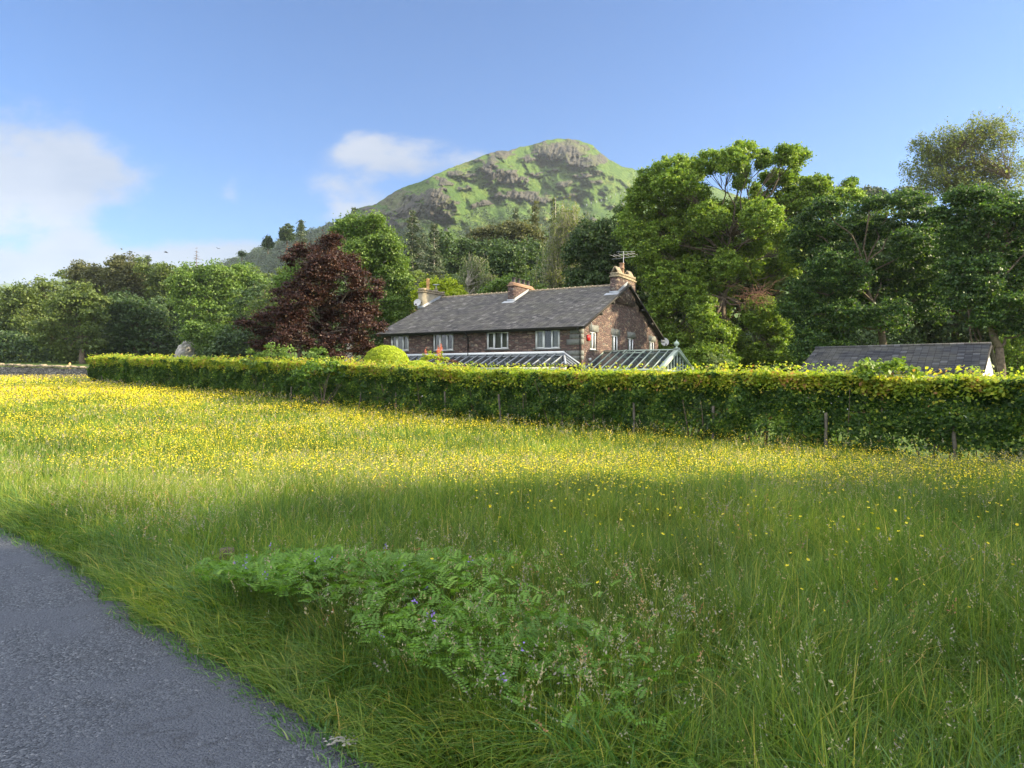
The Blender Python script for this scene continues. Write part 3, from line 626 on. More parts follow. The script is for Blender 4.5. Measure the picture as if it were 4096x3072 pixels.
ub.poly([(-L_H, 0, ZE - .03), (-L_H, WH / 2, ZR - .03), (0, WH / 2, ZR - .03), (0, 0, ZE - .03)][::-1])
ub.poly([(-L_H, 0, ZE - .12), (0, 0, ZE - .12), (0, WH / 2, ZR - .12), (-L_H, WH / 2, ZR - .12)][::-1])
ub.poly([(-L_H, WH, ZE - .12), (-L_H, WH / 2, ZR - .12), (0, WH / 2, ZR - .12), (0, WH, ZE - .12)])
ub.bar((.02, -.02, ZE - .06), (.02, WH / 2, ZR - .06), .04, .13); ub.bar((.02, WH + .02, ZE - .06), (.02, WH / 2, ZR - .06), .04, .13)
ub.bar((-L_H - .02, -.02, ZE - .06), (-L_H - .02, WH / 2, ZR - .06), .04, .13)
for fy in (.36, .62):
    for sgn in (0, 1):
        y = WH / 2 * fy if not sgn else WH - WH / 2 * fy; zz = zroof(y) - .2
        ub.box(XG, .0, y - .13, y + .13, zz - .14, zz + .04)
ub.box(-L_H, XG, .02, .40, ZE - .16, ZE - .13)
ub.build('bargeboard', M['wood_dark'], house)
rt = MB(); x = -L_H
while x < -.05:
    x2 = min(x + .44, 0); rt.tube([(x, WH / 2, ZR - .01), (x2, WH / 2, ZR - .01)], [.11, .11], 8); rt.tube([(x2 - .05, WH / 2, ZR), (x2, WH / 2, ZR)], [.135, .135], 8); x = x2
rt.build('ridge_tiles', M['cap'], house)
gb = MB()
an = np.linspace(math.pi, 2 * math.pi, 7); prof = [(math.cos(a) * .065, math.sin(a) * .065) for a in an]
for (a, b) in zip(prof[:-1], prof[1:]):
    gb.poly([(-L_H - .05, -.07 + a[0], ZE - .01 + a[1]), (.03, -.07 + a[0], ZE - .01 + a[1]), (.03, -.07 + b[0], ZE - .01 + b[1]), (-L_H - .05, -.07 + b[0], ZE - .01 + b[1])])
gb.box(-L_H - .05, .03, .0, .02, ZE - .16, ZE - .005)
gb.build('gutter', M['black'], house)
for px in (468, 583.4):
    x = onF(px, 340, .33)[0]; x = min(x, XG - .06); db = MB()
    db.tube([(x, -.07, ZE - .06), (x, -.05, ZE - .16), (x, .33, ZE - .42), (x, .33, -.5)], .04, 8)
    for zz in (ZE - .6, ZE - 1.9): db.box(x - .06, x + .06, .29, .395, zz, zz + .04)
    db.build('downpipe', M['black'], house, smooth=False)
def window_front(u0, u1, v0, v1, seed, opn=None):
    fb = MB(); t_ = .06; d0, d1 = YF + .07, YF + .14
    for (a, b, c, d) in ((u0, u1, v0, v0 + t_), (u0, u1, v1 - t_, v1), (u0, u0 + t_, v0 + t_, v1 - t_), (u1 - t_, u1, v0 + t_, v1 - t_)): fb.box(a, b, d0, d1, c, d)
    w_ = (u1 - u0 - 2 * t_) / 3
    for k_ in (1, 2): x = u0 + t_ + w_ * k_; fb.box(x - .03, x + .03, d0 + .002, d1 - .002, v0 + t_, v1 - t_)
    f = fb.build('window', M['white'], house)
    for k_ in range(3):
        sb = MB(); a = u0 + t_ + w_ * k_ + .022; b = a + w_ - .044; c, d = v0 + t_ - .01, v1 - t_ + .01; s_ = .05; y0 = d0 - .03
        if k_ == 1: continue
        for q in ((a, b, c, c + s_), (a, b, d - s_, d), (a, a + s_, c + s_, d - s_), (b - s_, b, c + s_, d - s_)): sb.box(q[0], q[1], y0, y0 + .05, q[2], q[3])
        so_ = sb.build('sash', M['white'], f)
    pb = MB(); pb.poly([(u0 + .03, d1 - .03, v0 + .03), (u1 - .03, d1 - .03, v0 + .03), (u1 - .03, d1 - .03, v1 - .03), (u0 + .03, d1 - .03, v1 - .03)]); pb.build('pane', M['glass'], f)
    rngc = np.random.default_rng(seed); cbm = MB()
    for k_ in range(3):
        cbm = MB()
        if (k_ == 1 and seed in (14,)) or (seed == 12 and k_): continue
        a = u0 + t_ + w_ * k_; b = a + w_ * (1 if seed != 14 else .7); xs_ = np.linspace(a, b, 25); yy_ = d1 + .10 + .03 * np.sin(np.arange(25) * 1.5)
        V_ = [(x, y, zz) for x, y in zip(xs_, yy_) for zz in (v0 + .02, v1 - .03)]
        cbm.add(V_, [(2 * i, 2 * i + 2, 2 * i + 3, 2 * i + 1) for i in range(24)])
        cbm.build('curtain', M['curtain'], f)
    rmb = MB(); rmb.poly([(u0 - .1, d1 + .5, v0 - .3), (u1 + .1, d1 + .5, v0 - .3), (u1 + .1, d1 + .5, v1 + .1), (u0 - .1, d1 + .5, v1 + .1)]); rmb.build('dark_interior', M['room'], f)
    sl_ = MB(); sl_.box(u0 - .1, u1 + .1, YF - .07, YF + .07, v0 - .06, v0 - .003); sl_.build('sill', M['lintel'], f)
for q, wv in enumerate(FW): window_front(*wv, 11 + q)
def window_gable(u0, u1, v0, v1, seed):
    fb = MB(); t_ = .07; x1, x0 = XG - .07, XG - .14
    for (a, b, c, d) in ((u0, u1, v0, v0 + t_), (u0, u1, v1 - t_, v1), (u0, u0 + t_, v0 + t_, v1 - t_), (u1 - t_, u1, v0 + t_, v1 - t_)): fb.box(x0, x1, a, b, c, d)
    m_ = (u0 + u1) / 2; fb.box(x0 + .002, x1 + .02, m_ - .06, m_ + .06, v0 + t_, v1 - t_)
    f = fb.build('window', M['white'], house)
    pb = MB(); x = x0 + .03; pb.poly([(x, u0 + .03, v0 + .03), (x, u1 - .03, v0 + .03), (x, u1 - .03, v1 - .03), (x, u0 + .03, v1 - .03)]); pb.build('pane', M['glass'], f)
    cbm = MB(); ys = np.linspace(u0 + .05, u1 - .05, 31); V_ = [(x0 - .12 + .03 * math.sin(i * 1.5), y, zz) for i, y in enumerate(ys) for zz in (v0, v1)]
    cbm.add(V_, [(2 * i, 2 * i + 2, 2 * i + 3, 2 * i + 1) for i in range(30)]); cbm.build('curtain', M['curtain'], f)
    sl_ = MB(); sl_.box(XG - .05, XG + .07, u0 - .1, u1 + .12, v0 - .06, v0 - .003); sl_.build('sill', M['lintel'], f)
    lb_ = MB(); lb_.box(XG - .02, XG + .012, u0 - .12, u1 + .28, v1 + .004, v1 + .42); lb_.build('lintel', M['lintel'], f)
for q, wv in enumerate(GW): window_gable(*wv, 21 + q)
a_ = onG(586.5, 340.4); b_ = onG(589.1, 335.2); ab = MB(); ab.box(XG, XG + .09, a_[1], b_[1], a_[2], b_[2]); ab.box(XG + .09, XG + .1, a_[1] + .05, b_[1] - .05, a_[2] + .08, b_[2] - .04)
ab.build('alarm_box', M['red'], house)
# chimneys
pn = np.array([0, -TP, 1.0]); pl = (0, 0, ZE)
def chimney(corner, lpx, rpx, tpy, captop, label, body, seed, cap_th=.35, over=.07, capm='cap', round_cap=False):
    c = hit(*corner, pl, pn); x1, y0 = c[0], c[1]; x0 = hit(lpx, 300, (0, y0, 0), (0, 1, 0))[0]; y1 = hit(rpx, 300, (x1, 0, 0), (1, 0, 0))[1]
    zt = hit(corner[0], tpy, (0, y0, 0), (0, 1, 0))[2]; zc = hit(corner[0], captop, (0, y0, 0), (0, 1, 0))[2]
    b = MB(); b.box(x0, x1, y0, y1, zroof(y0) - .6, zt); ch = b.build('chimney', M[body], house, label=label)
    k = MB(); k.box(x0 - over, x1 + over, y0 - over, y1 + over, zt - .002 + .003, zt + .09)
    if round_cap:
        xm = (x0 + x1) / 2
        n = 9; prof_ = [(x0 - .02 + (x1 - x0 + .04) * i / n, zt + .09 + (zc - zt - .09) * math.sin(math.pi * i / n) ** .6) for i in range(n + 1)]
        k.prism([(p_[0], y0 + .02, p_[1]) for p_ in prof_], (0, y1 - y0 - .04, 0))
    else:
        k.box(x0 + .01, x1 - .01, y0 + .01, y1 - .01, zt + .09, zc)
        rr = np.random.default_rng(seed); y = y0
        while y < y1 - .1:
            w_ = rr.uniform(.15, .35); k.box(x0 - .03, x1 + .03, y, min(y1, y + w_), zc - .06, zc + rr.uniform(.02, .12)); y += w_
    k.build('coping', M[capm], ch)
    fl = MB(); t_ = .35
    fl.box(x0 - .06, x1 + .04, y0 - .02, y0, zroof(y0) - .05, zroof(y0) + .16)
    fl.poly([(x1 + .012, y0 - .03, zroof(y0 - .03) + .01), (x1 + .012, min(y1, WH / 2), zroof(min(y1, WH / 2)) + .02), (x1 + .012, min(y1, WH / 2), zroof(min(y1, WH / 2)) + .22), (x1 + .012, y0 - .02, zroof(y0) + .22)])
    fl.poly([(x0 - .3, y0 - .45, zroof(y0 - .45) + .05), (x1 + .1, y0 - .45, zroof(y0 - .45) + .05), (x1 + .1, y0, zroof(y0) + .05), (x0 - .3, y0, zroof(y0) + .05)]) if seed != 1 else None
    fl.build('flashing', M['lead'], ch)
    return ch, x0, x1, y0, y1, zc
def pot(ch, x, y, z, r, h, m_, rings=0, flare=1.15):
    b = MB(); pr = [(r * 1.1, z - .05), (r * 1.1, z + .05), (r, z + .09)]
    for i in range(rings):
        zz = z + h * (.55 + .4 * i / max(1, rings)); pr += [(r, zz), (r * 1.22, zz + .02), (r * 1.22, zz + .05), (r, zz + .07)]
    pr += [(r * .97, z + h * .93), (r * flare, z + h * .95), (r * flare, z + h), (r * .8, z + h), (r * .8, z + h * .6)]
    b.lathe(x, y, pr, 14); return b.build('chimney_pot', M[m_], ch, smooth=False)
ch, x0, x1, y0, y1, zc = chimney((423.7, 307.6), 418.2, 444.4, 292.2, 289.4, 'grey rendered left chimney with mossy coping', 'render', 1)
pot(ch, (x0 + x1) / 2, y0 + .33 * (y1 - y0), zc, .13, .95, 'buff', 4)
pot(ch, (x0 + x1) / 2, y0 + .72 * (y1 - y0), zc, .14, .30, 'render')
b = MB(); ym = y0 + .72 * (y1 - y0); b.tube([((x0 + x1) / 2, ym, zc + .25), ((x0 + x1) / 2, ym, zc + .62)], .035, 6); b.lathe((x0 + x1) / 2, ym, [(.02, zc + .66), (.27, zc + .62), (.27, zc + .58), (.02, zc + .6)], 12); b.build('cowl', M['alu'], ch)
ch, x0, x1, y0, y1, zc = chimney((514.7, 301.2), 507.9, 533.7, 285.8, 281.3, 'red stone middle chimney with rounded terracotta top', 'stone', 2, capm='terra', round_cap=True)
for i in range(4): pot(ch, (x0 + x1) / 2, y0 + (.12 + .25 * i) * (y1 - y0), zc - .04, .13, .38, 'pot_dark')
ch, x0, x1, y0, y1, zc = chimney((618.4, 293), 610.3, 635.3, 276.5, 272.6, 'stone right chimney with slab cowls and television aerial', 'stone', 3)
xm = (x0 + x1) / 2
for ya, yb_ in ((y0 + .05, y0 + .95), (y1 - .95, y1 - .1)):
    b = MB()
    for s_ in (-1, 1):
        b.bar((xm + s_ * .26, (ya + yb_) / 2, zc), (xm, (ya + yb_) / 2, zc + .48), .9 if 0 else .04, (yb_ - ya), up=(0, 1, 0))
    b.build('slab_cowl', M['cap'], ch)
pot(ch, xm, y0 + .42 * (y1 - y0), zc, .16, .85, 'terra', 1)
# aerial: mast, boom and dipoles
b = MB(); pA = to_local(P(624.8, 257, OD + 6.2)); ya = y0 + .52 * (y1 - y0); mz = hit(624.8, 255.5, (0, ya, 0), (0, 1, 0)); mx_ = xm
b.tube([(mx_, ya, zc - .2), (mx_, ya, mz[2])], .016, 6)
b.tube([(mx_ - .75, ya - .15, mz[2] + .02), (mx_ + .75, ya + .15, mz[2] + .10)], .010, 5)
for f_ in (-1, -.6, -.2, .2, .6, 1):
    cx_, cy_, cz_ = mx_ + .72 * f_, ya + .15 * f_, mz[2] + .06 + .04 * f_
    b.tube([(cx_ - .02, cy_ - 1.3 * (1 - .1 * abs(f_)) * .5, cz_), (cx_ + .02, cy_ + .65, cz_)], .007, 4)
b.tube([(mx_ - .85, ya, mz[2] - .18), (mx_ + .85, ya, mz[2] - .12)], .009, 5)
b.tube([(mx_ - .55, ya, mz[2] + .3), (mx_ + .8, ya + .1, mz[2] + .22)], .009, 5)
b.tube([(mx_, ya, mz[2]), (mx_, ya, mz[2] + .3)], .015, 5)
b.build('aerial', M['alu'], ch)
def dish(px, py, lp, r, facing, label, wall):
    e = MB(); f_ = unit(np.array(facing, float)); a = unit(np.cross(f_, [0, 0, 1.])); b_ = np.cross(a, f_); c = np.array(lp, float)
    V_ = []; n = 18
    for k_, (rr, dd) in enumerate(((0.01, -.10), (.35, -.085), (.7, -.05), (1, 0))):
        for q in range(n): V_.append(c + f_ * dd * r * 2 + (a * math.cos(q * 2 * math.pi / n) + b_ * math.sin(q * 2 * math.pi / n)) * rr * r)
    e.add(V_, [(i * n + j, i * n + (j + 1) % n, (i + 1) * n + (j + 1) % n, (i + 1) * n + j) for i in range(3) for j in range(n)])
    d_ = e.build('satellite_dish', M['grey_plastic'], house, smooth=True, label=label)
    m_ = MB(); m_.tube([c - b_ * r, c - b_ * r * .9 + f_ * r * .9], .02, 5); m_.tube([c + f_ * -.2 * r, wall], .025, 5); hb_ = c - b_ * r * .9 + f_ * r * .9; m_.box(hb_[0] - .05, hb_[0] + .05, hb_[1] - .05, hb_[1] + .05, hb_[2] - .04, hb_[2] + .06)
    m_.build('mount', M['wood_dark'], d_)
p1 = hit(664.8, 341.8, (.05, 0, 0), (1, 0, 0)); dish(0, 0, p1, .33, (.55, -.8, .25), 'grey dish on the right corner of the gable', (XG, min(p1[1], YB - .1), p1[2]))
c1 = hit(417.3, 302.4, (0, hit(423.7, 307.6, pl, pn)[1] - .25, 0), (0, 1, 0)); dish(0, 0, c1, .29, (.3, -.95, .25), 'grey dish on the left chimney', (c1[0] + .3, c1[1] + .3, c1[2]))
lm = MB(); lp_ = onG(597.3 - .5, 347.6 + 3); 
lq = hit(589, 359.3, (XG, 0, 0), (1, 0, 0)); lm.box(XG, XG + .12, lq[1] - .1, lq[1] + .1, lq[2] - .08, lq[2] + .08); lm.build('wall_lamp', M['alu'], house)
lr = onG(589.8, 328.5); lm = MB(); lm.tube([(XG, lr[1], lr[2] + .5), (XG + .12, lr[1], lr[2] + .3), (XG + .12, lr[1] + .02, lr[2] - .2)], .03, 6); lm.build('bracket', M['lead'], house)

# lean-to glass conservatory along the facade (hipped at its right end)
zt = onF(563.8, 353.2)[2]; xt = onF(563.8, 353.2)[0]; zb = onF(582, 365)[2]; fc = hit(569, 364.5, (0, 0, zb), (0, 0, 1)); x_end = XG - .12
yfr = fc[1]; xl_ = -L_H + 2.2
con = empty('conservatory', tuple(O + DX * -6 + DY * (yfr) + [0, 0, HZ]), HROT, label='long low glass lean-to with white glazing bars along the front of the stone house', cat='conservatory')
CO = np.array([-6, yfr, 0])
def cl(p): return tuple(np.array(p, float) - CO)
class MBo(MB):
    def build(s, *a, **k):
        s.V = [v - CO for v in s.V]; return MB.build(s, *a, **k)
g_ = MBo(); g_.poly([(xl_, yfr, zb), (x_end, yfr, zb), (xt, YF, zt), (xl_, YF, zt)]); g_.poly([(x_end, yfr, zb), (x_end, YF, zb), (xt, YF, zt)]); g_.build('glass_roof', M['roof_glass'], con)
b = MBo(); x = xl_
while x < x_end - .1:
    f_ = 1 if x < xt else max(0, (x_end - x) / (x_end - xt)); b.bar((x, yfr, zb + .03), (x, yfr + (YF - yfr) * f_, zb + (zt - zb) * f_ + .03), .055, .05); x += .62
for f_ in (.25, .5, .75):
    y = YF + (yfr - YF) * f_; b.bar((x_end, y, zb + .03), (xt + (x_end - xt) * f_, y, zt + (zb - zt) * f_ + .03), .05, .05)
b.bar((xt, YF, zt + .03), (x_end, yfr, zb + .04), .11, .06)
b.build('glazing_bars', M['lead'], con)
b = MBo(); b.box(xl_, xt + .05, YF - .09, YF - .004, zt - .02, zt + .13); b.bar((xt, YF - .04, zt + .06), (x_end + .05, YF - .04, zb + .06), .12, .08); b.build('flashing', M['white'], con)
b = MBo(); b.box(xl_, x_end + .02, yfr - .1, yfr, zb - .12, zb + .01); b.box(x_end, x_end + .06, yfr, YF - .004, zb - .12, zb + .01); b.build('gutter', M['black'], con)
b = MBo(); x = xl_; zf = -.6
while x < x_end: b.box(x, x + .06, yfr + .01, yfr + .07, zf, zb - .12); x += .9
b.box(xl_, x_end, yfr + .072, yfr + .12, zb - .3, zb - .13); b.box(xl_, x_end, yfr + .0, yfr + .12, zf, .2)
b.build('wall_frame', M['white'], con)
g_ = MBo(); g_.poly([(xl_, yfr + .13, .2), (x_end, yfr + .13, .2), (x_end, yfr + .13, zb - .3), (xl_, yfr + .13, zb - .3)]); g_.build('glass_wall', M['roof_glass'], con)

# sage green gabled greenhouse against the gable wall
j0 = onG(604, 352); zr_ = j0[2]; yr_ = j0[1]; xe_ = hit(677, 351.6, (0, yr_, 0), (0, 1, 0))[0]; el = hit(659.5, 368.7, (xe_, 0, 0), (1, 0, 0)); er = hit(689.6, 368.7, (xe_, 0, 0), (1, 0, 0))
ze_ = min(el[2], er[2]) ; hw = ((yr_ - el[1]) + (er[1] - yr_)) / 2; slope = (zr_ - ze_) / hw; hw2 = hw + .15; ze2 = zr_ - slope * hw2
CO = np.array([xe_ - 2, yr_, 0]); gp = O + DX * (xe_ - 2) + DY * yr_ + np.array([0, 0, HZ])
gh = empty('greenhouse', tuple(gp), HROT, label='sage green gabled glasshouse with ball finial at the right end wall of the house', cat='greenhouse')
x0 = XG + .02
g_ = MBo()
for s_ in (-1, 1):
    g_.poly([(x0, yr_ + s_ * hw2, ze2), (xe_, yr_ + s_ * hw2, ze2), (xe_, yr_, zr_), (x0, yr_, zr_)]); g_.poly([(x0, yr_ + s_ * hw, ze2), (xe_ - .1, yr_ + s_ * hw, ze2), (xe_ - .1, yr_ + s_ * hw, -.6), (x0, yr_ + s_ * hw, -.6)])
g_.poly([(xe_ - .05, yr_ - hw, ze2 - .9), (xe_ - .05, yr_ + hw, ze2 - .9), (xe_ - .05, yr_ + hw, ze2), (xe_ - .05, yr_, zr_ - .1), (xe_ - .05, yr_ - hw, ze2)])
g_.build('glass_roof', M['roof_glass'], gh)
b = MBo(); nb_ = 9
for s_ in (-1, 1):
    for i in range(nb_ + 1):
        x = x0 + (xe_ - x0) * i / nb_; b.bar((x, yr_ + s_ * hw2, ze2 + .03), (x, yr_, zr_ + .03), .05, .05)
    b.bar((x0, yr_ + s_ * hw2, ze2), (xe_ + .06, yr_ + s_ * hw2, ze2), .1, .12)
    b.bar((xe_ + .05, yr_ + s_ * hw2, ze2 - .02), (xe_ + .05, yr_, zr_ - .02), .06, .2, up=(1, 0, 0)); b.bar((xe_ + .02, yr_ + s_ * (hw2 + .05), ze2 - .02 + .1), (xe_ + .02, yr_, zr_ + .1), .3, .05)
    for i in range(1, 5):
        y = yr_ + s_ * hw * (i / 5); b.box(xe_ - .03, xe_ + .03, y - .025, y + .025, -.6, zr_ - slope * abs(y - yr_) - .12)
    for i in range(7): x = x0 + (xe_ - x0) * i / 6; b.box(x - .04, x + .04, yr_ + s_ * hw - .04, yr_ + s_ * hw + .04, -.6, ze2 + slope * .15)
b.box(xe_ - .03, xe_ + .031, yr_ - .035, yr_ + .035, -.6, zr_ - .12); b.box(xe_ - .035, xe_ + .035, yr_ - hw, yr_ + hw, ze2 - .1, ze2 + .02)
b.bar((x0, yr_, zr_ + .06), (xe_ + .08, yr_, zr_ + .06), .14, .08)
b.build('frame', M['sage'], gh)
b = MBo()
for (f0, f1) in ((.32, .60),):
    xa, xb = x0 + (xe_ - x0) * f0, x0 + (xe_ - x0) * f1; y1_, z1_ = yr_ - hw2 * .22, zr_ - slope * hw2 * .22
    b.bar((xa, y1_, z1_ + .15), (xb, y1_, z1_ + .15), .06, .05); b.bar((xa, yr_ - .03, zr_ + .12), (xa, y1_, z1_ + .15), .05, .04); b.bar((xb, yr_ - .03, zr_ + .12), (xb, y1_, z1_ + .15), .05, .04)
b.build('roof_vent', M['sage'], gh)
b = MBo(); zz = zr_ + .12
b.lathe(xe_ - .02, yr_, [(.01, zz), (.20, zz), (.20, zz + .035), (.06, zz + .06), (.045, zz + .14), (.05, zz + .16), (.12, zz + .2), (.16, zz + .27), (.16, zz + .33), (.12, zz + .4), (.05, zz + .44), (.02, zz + .5), (.0, zz + .56)], 16)
b.build('finial', M['sage'], gh, smooth=True)

# ---------------------------------------------------------------- slate-roofed outbuilding on the right
D1 = 32.0; A0 = P(815.8, 348.5, D1); dd = unit(np.array([.767, -.642, 0])); dg = np.array([.642, .767, 0])
r2 = (990.8 - HX) / F; Lb = (r2 * A0[1] - A0[0]) / (dd[0] - r2 * dd[1]); wv_ = P(799.6, 369, 1) - CAM
rl = (799.6 - HX) / F; wH = (rl * A0[1] - A0[0]) / (-dg[0] + rl * dg[1]); pe = A0 - dg * wH; zev = EYE + 7.0 * pe[1] / F; zri = A0[2]
gzo = float(gz(A0[0], A0[1])) - .1
ob = empty('outbuilding', (A0[0], A0[1], gzo), math.atan2(dd[1], dd[0]), label='low white-walled outbuilding with dark slate roof at the right behind the hedge', cat='outbuilding')
zr2 = zri - gzo; sl2 = (zri - zev) / wH; wE = wH + .35; ze3 = zr2 - sl2 * wE
b = MB(); rg = np.random.default_rng(8)
courses(b, 0, Lb, -wE, ze3, 0, zr2, 15, rg, .016); courses(b, 0, Lb, wE, ze3, 0, zr2, 6, rg, .016, -1); b.build('roof', M['slate_dark'], ob)
b = MB(); wI = wE - .25
for x in (.15, Lb - .12): b.poly([(x, -wI, -.4), (x, wI, -.4), (x, wI, zr2 - sl2 * wI - .05), (x, 0, zr2 - .05), (x, -wI, zr2 - sl2 * wI - .05)])
for s_ in (-1, 1): b.poly([(.15, s_ * wI, -.4), (Lb - .12, s_ * wI, -.4), (Lb - .12, s_ * wI, zr2 - sl2 * wI - .05), (.15, s_ * wI, zr2 - sl2 * wI - .05)])
b.build('wall', M['white_wall'], ob)
b = MB(); b.tube([(-.02, 0, zr2 + .01), (Lb + .02, 0, zr2 + .01)], .08, 8); b.build('ridge_tiles', M['slate_dark'], ob)
b = MB()
for s_ in (-1, 1): b.bar((Lb, s_ * wE, ze3 - .05), (Lb, 0, zr2 - .05), .03, .09, up=(1, 0, 0)); b.bar((0, s_ * wE, ze3 - .05), (0, 0, zr2 - .05), .03, .09, up=(1, 0, 0))
b.box(0, Lb, -wE - .09, -wE - .03, ze3 - .08, ze3 - .01); b.build('bargeboard', M['wood_dark'], ob)

# ---------------------------------------------------------------- hedge
def hedge_pt(t_, s_): return HA[0] + HDIR[0] * t_ + HN[0] * s_, HA[1] + HDIR[1] * t_ + HN[1] * s_
def build_hedge():
    rng = np.random.default_rng(77); t0, t1 = -6.0, LH; th = 1.0; hh = 1.82
    he = empty('hedge', (HA[0], HA[1], 0), label='long clipped beech hedge with yellow-green top crossing the whole meadow in front of the house', cat='hedge')
    off = np.array([HA[0], HA[1], 0])
    def place(n, zl, zh, surf=.75):
        # more leaves per metre near the camera end
        t_ = t0 + (t1 - t0) * rng.uniform(0, 1, n) ** 1.35
        x0_, y0_ = hedge_pt(t_, 0); return t_
    def emit(mb, n, top):
        t_ = place(n, 0, 1); dist = np.hypot(*hedge_pt(t_, 0)); ls = .062 + .0014 * dist
        tall = hh + .10 * (fbm(t_ * .5, t_ * 0, 3, 2) - .5) * 2 + .14 * (fbm(t_ * 2.1, t_ * 0, 2, 5) - .5)
        sd_ = rng.uniform(0, 1, n)
        u = rng.uniform(0, 1, n) ** .5
        if top:
            s_ = rng.uniform(-.08, th + .05, n); zz = tall + rng.normal(0, .05, n) - .05 + np.where(rng.random(n) < .08, rng.uniform(.02, .28, n), 0)
            edge = rng.random(n) < .35; s_ = np.where(edge, -.05 + rng.normal(0, .05, n), s_); zz = np.where(edge, tall - np.abs(rng.normal(0, .19, n)), zz)
        else:
            front = rng.random(n) < .68
            lump = (fbm(t_ * 1.6, rng.uniform(0, 1, n) * 0 + 3, 3, 4) - .5) * .3
            zz = tall * rng.uniform(0.0, 1, n) ** .95
            lump = (fbm(t_ * 1.7, zz * 2.2, 3, 6) - .5) * .75
            s_ = np.where(front, lump * .9 + rng.exponential(.07, n), np.where(rng.random(n) < .5, th - lump * .6 - rng.exponential(.08, n), rng.uniform(.1, th - .1, n)))
            s_ = s_ + .10 * (1 - zz / tall)
        # gaps low down and a thin patchwork elsewhere
        thin = fbm(t_ * 1.1 + 4, zz * 1.7, 3, 8)
        nearq = sst(34, 14, t_)
        low = sst(.95, .1, zz) * (.35 + .65 * nearq)
        keep = rng.random(n) < np.clip(1.05 - low * .75 * sst(.54, .70, thin) - .25 * sst(.60, .72, thin) * (not top) * (.3 + .7 * nearq), .03, 1)
        t_, zz, s_, ls = t_[keep], zz[keep], s_[keep], ls[keep]; n = len(t_)
        x, y = hedge_pt(t_, s_); z0 = gz(x, y)
        nr = unit(np.stack([-HN[0] + 0 * x, -HN[1] + 0 * x, .5 + 0 * x], 1) * (.6 if not top else .2) + rng.normal(size=(n, 3)) * .55 + np.array([0, 0, .6 if top else .25]))
        cl_ = fbm(t_ * 2.5, zz * 3, 2, 14); r = np.clip(rng.uniform(0, 1, n) ** 1.4 * 1.0 + (cl_ - .5) * 1.1, 0, 1)
        leaf_quads(mb, np.stack([x, y, z0 + zz], 1) - off, nr, ls * rng.uniform(.7, 1.3, n), .72, rng, r)
    a = MB(); emit(a, 330000, False); a.build('foliage', M['hedge'], he)
    a = MB(); emit(a, 16000, False); emit(a, 95000, True); a.build('young_shoots', M['shoot'], he)
    st = MB(); t_ = t0
    while t_ < t1:
        s_ = rng.uniform(.2, .8); x, y = hedge_pt(t_, s_); z0 = float(gz(x, y)); h_ = rng.uniform(1.1, 1.65)
        for q in range(rng.integers(1, 4)):
            p0 = np.array([x, y, z0 - .05]) - off; p1 = p0 + [rng.normal() * .22, rng.normal() * .22, h_]; limb(st, p0, p1, rng.uniform(.012, .03), .006, rng, .1, 5, k=4)
            for w_ in range(2):
                f_ = rng.uniform(.2, .8); q0 = p0 + (p1 - p0) * f_; st.tube([q0, q0 + rng.normal(size=3) * [.28, .28, .1] + [0, 0, .15]], [.007, .003], 3, cap=False)
        t_ += rng.uniform(.18, .4)
    st.build('stems', M['bark'], he)
build_hedge()
def bush(name, label, c, rx, ry, rz, leaf, seed, ls=.09, rc=.25, nl=70, dens=3.5, cat='shrub', stems=6, flat=.9, aspect=.7, extra=None):
    rng = np.random.default_rng(seed); c = np.array(c, float); z0 = float(gz(c[0], c[1])); root = np.array([c[0], c[1], z0]); e = empty(name, root, label=label, cat=cat)
    n = max(5, int(dens * (rx * ry * rz) ** (2 / 3) / rc ** 2)); d = unit(rng.normal(size=(n, 3))); d[:, 2] = np.abs(d[:, 2]) * np.where(rng.random(n) < .75, 1, -.7)
    p = (c - root) + d * rng.uniform(.6, 1, (n, 1)) * np.array([rx, ry, rz]); st = MB()
    for q in range(stems): limb(st, (rng.normal() * .08, rng.normal() * .08, -.05), p[rng.integers(n)], .03, .008, rng, .1, 5, k=4)
    st.build('stems', M['bark'], e); lb = MB(); clumps(lb, p, rc, nl, ls, rng, flat, aspect); lb.build('foliage', M[leaf], e)
    if extra: extra(e, p, rng)
    return e
# golden domes: tight clipped surface
def dome(name, label, c, rx, rz, zb_, seed, n=26000):
    rng = np.random.default_rng(seed); c = np.array(c, float); z0 = float(gz(c[0], c[1])); root = np.array([c[0], c[1], z0]); e = empty(name, root, label=label, cat='shrub')
    d = unit(rng.normal(size=(n, 3))); d[:, 2] = np.where(d[:, 2] < -.5, -d[:, 2], d[:, 2])
    lump = .96 + .07 * fbm(d[:, 0] * 7 + d[:, 1] * 3, d[:, 2] * 9, 3, seed); p = (c - root) + d * lump[:, None] * rng.uniform(.93, 1.01, (n, 1)) * np.array([rx, rx, rz])
    nr = unit(d + rng.normal(size=(n, 3)) * .5); lb = MB(); leaf_quads(lb, p, nr, .075 * rng.uniform(.6, 1.3, n), .5, rng, np.clip(rng.uniform(0, 1, n) * .6 + fbm(d[:, 0] * 9, d[:, 2] * 11 + d[:, 1] * 5, 3, 3) * .5 - .05, 0, 1))
    lb.build('foliage', M['gold'], e); st = MB(); st.tube([(0, 0, -.1), (0, 0, (c - root)[2] * .8)], [.12, .07], 7)
    for k_ in range(8): limb(st, (0, 0, .3), (c - root) + unit(rng.normal(size=3)) * rx * .5, .05, .01, rng, .1, 5, k=4)
    st.build('trunk', M['bark'], e); return e
pd = P(386.5, 363, 31.5); dome('golden_dome_shrub', 'large clipped yellow-green conifer dome in front of the left part of the house', pd, 22.5 * 31.5 / F, 17.5 * 31.5 / F, 0, 4)
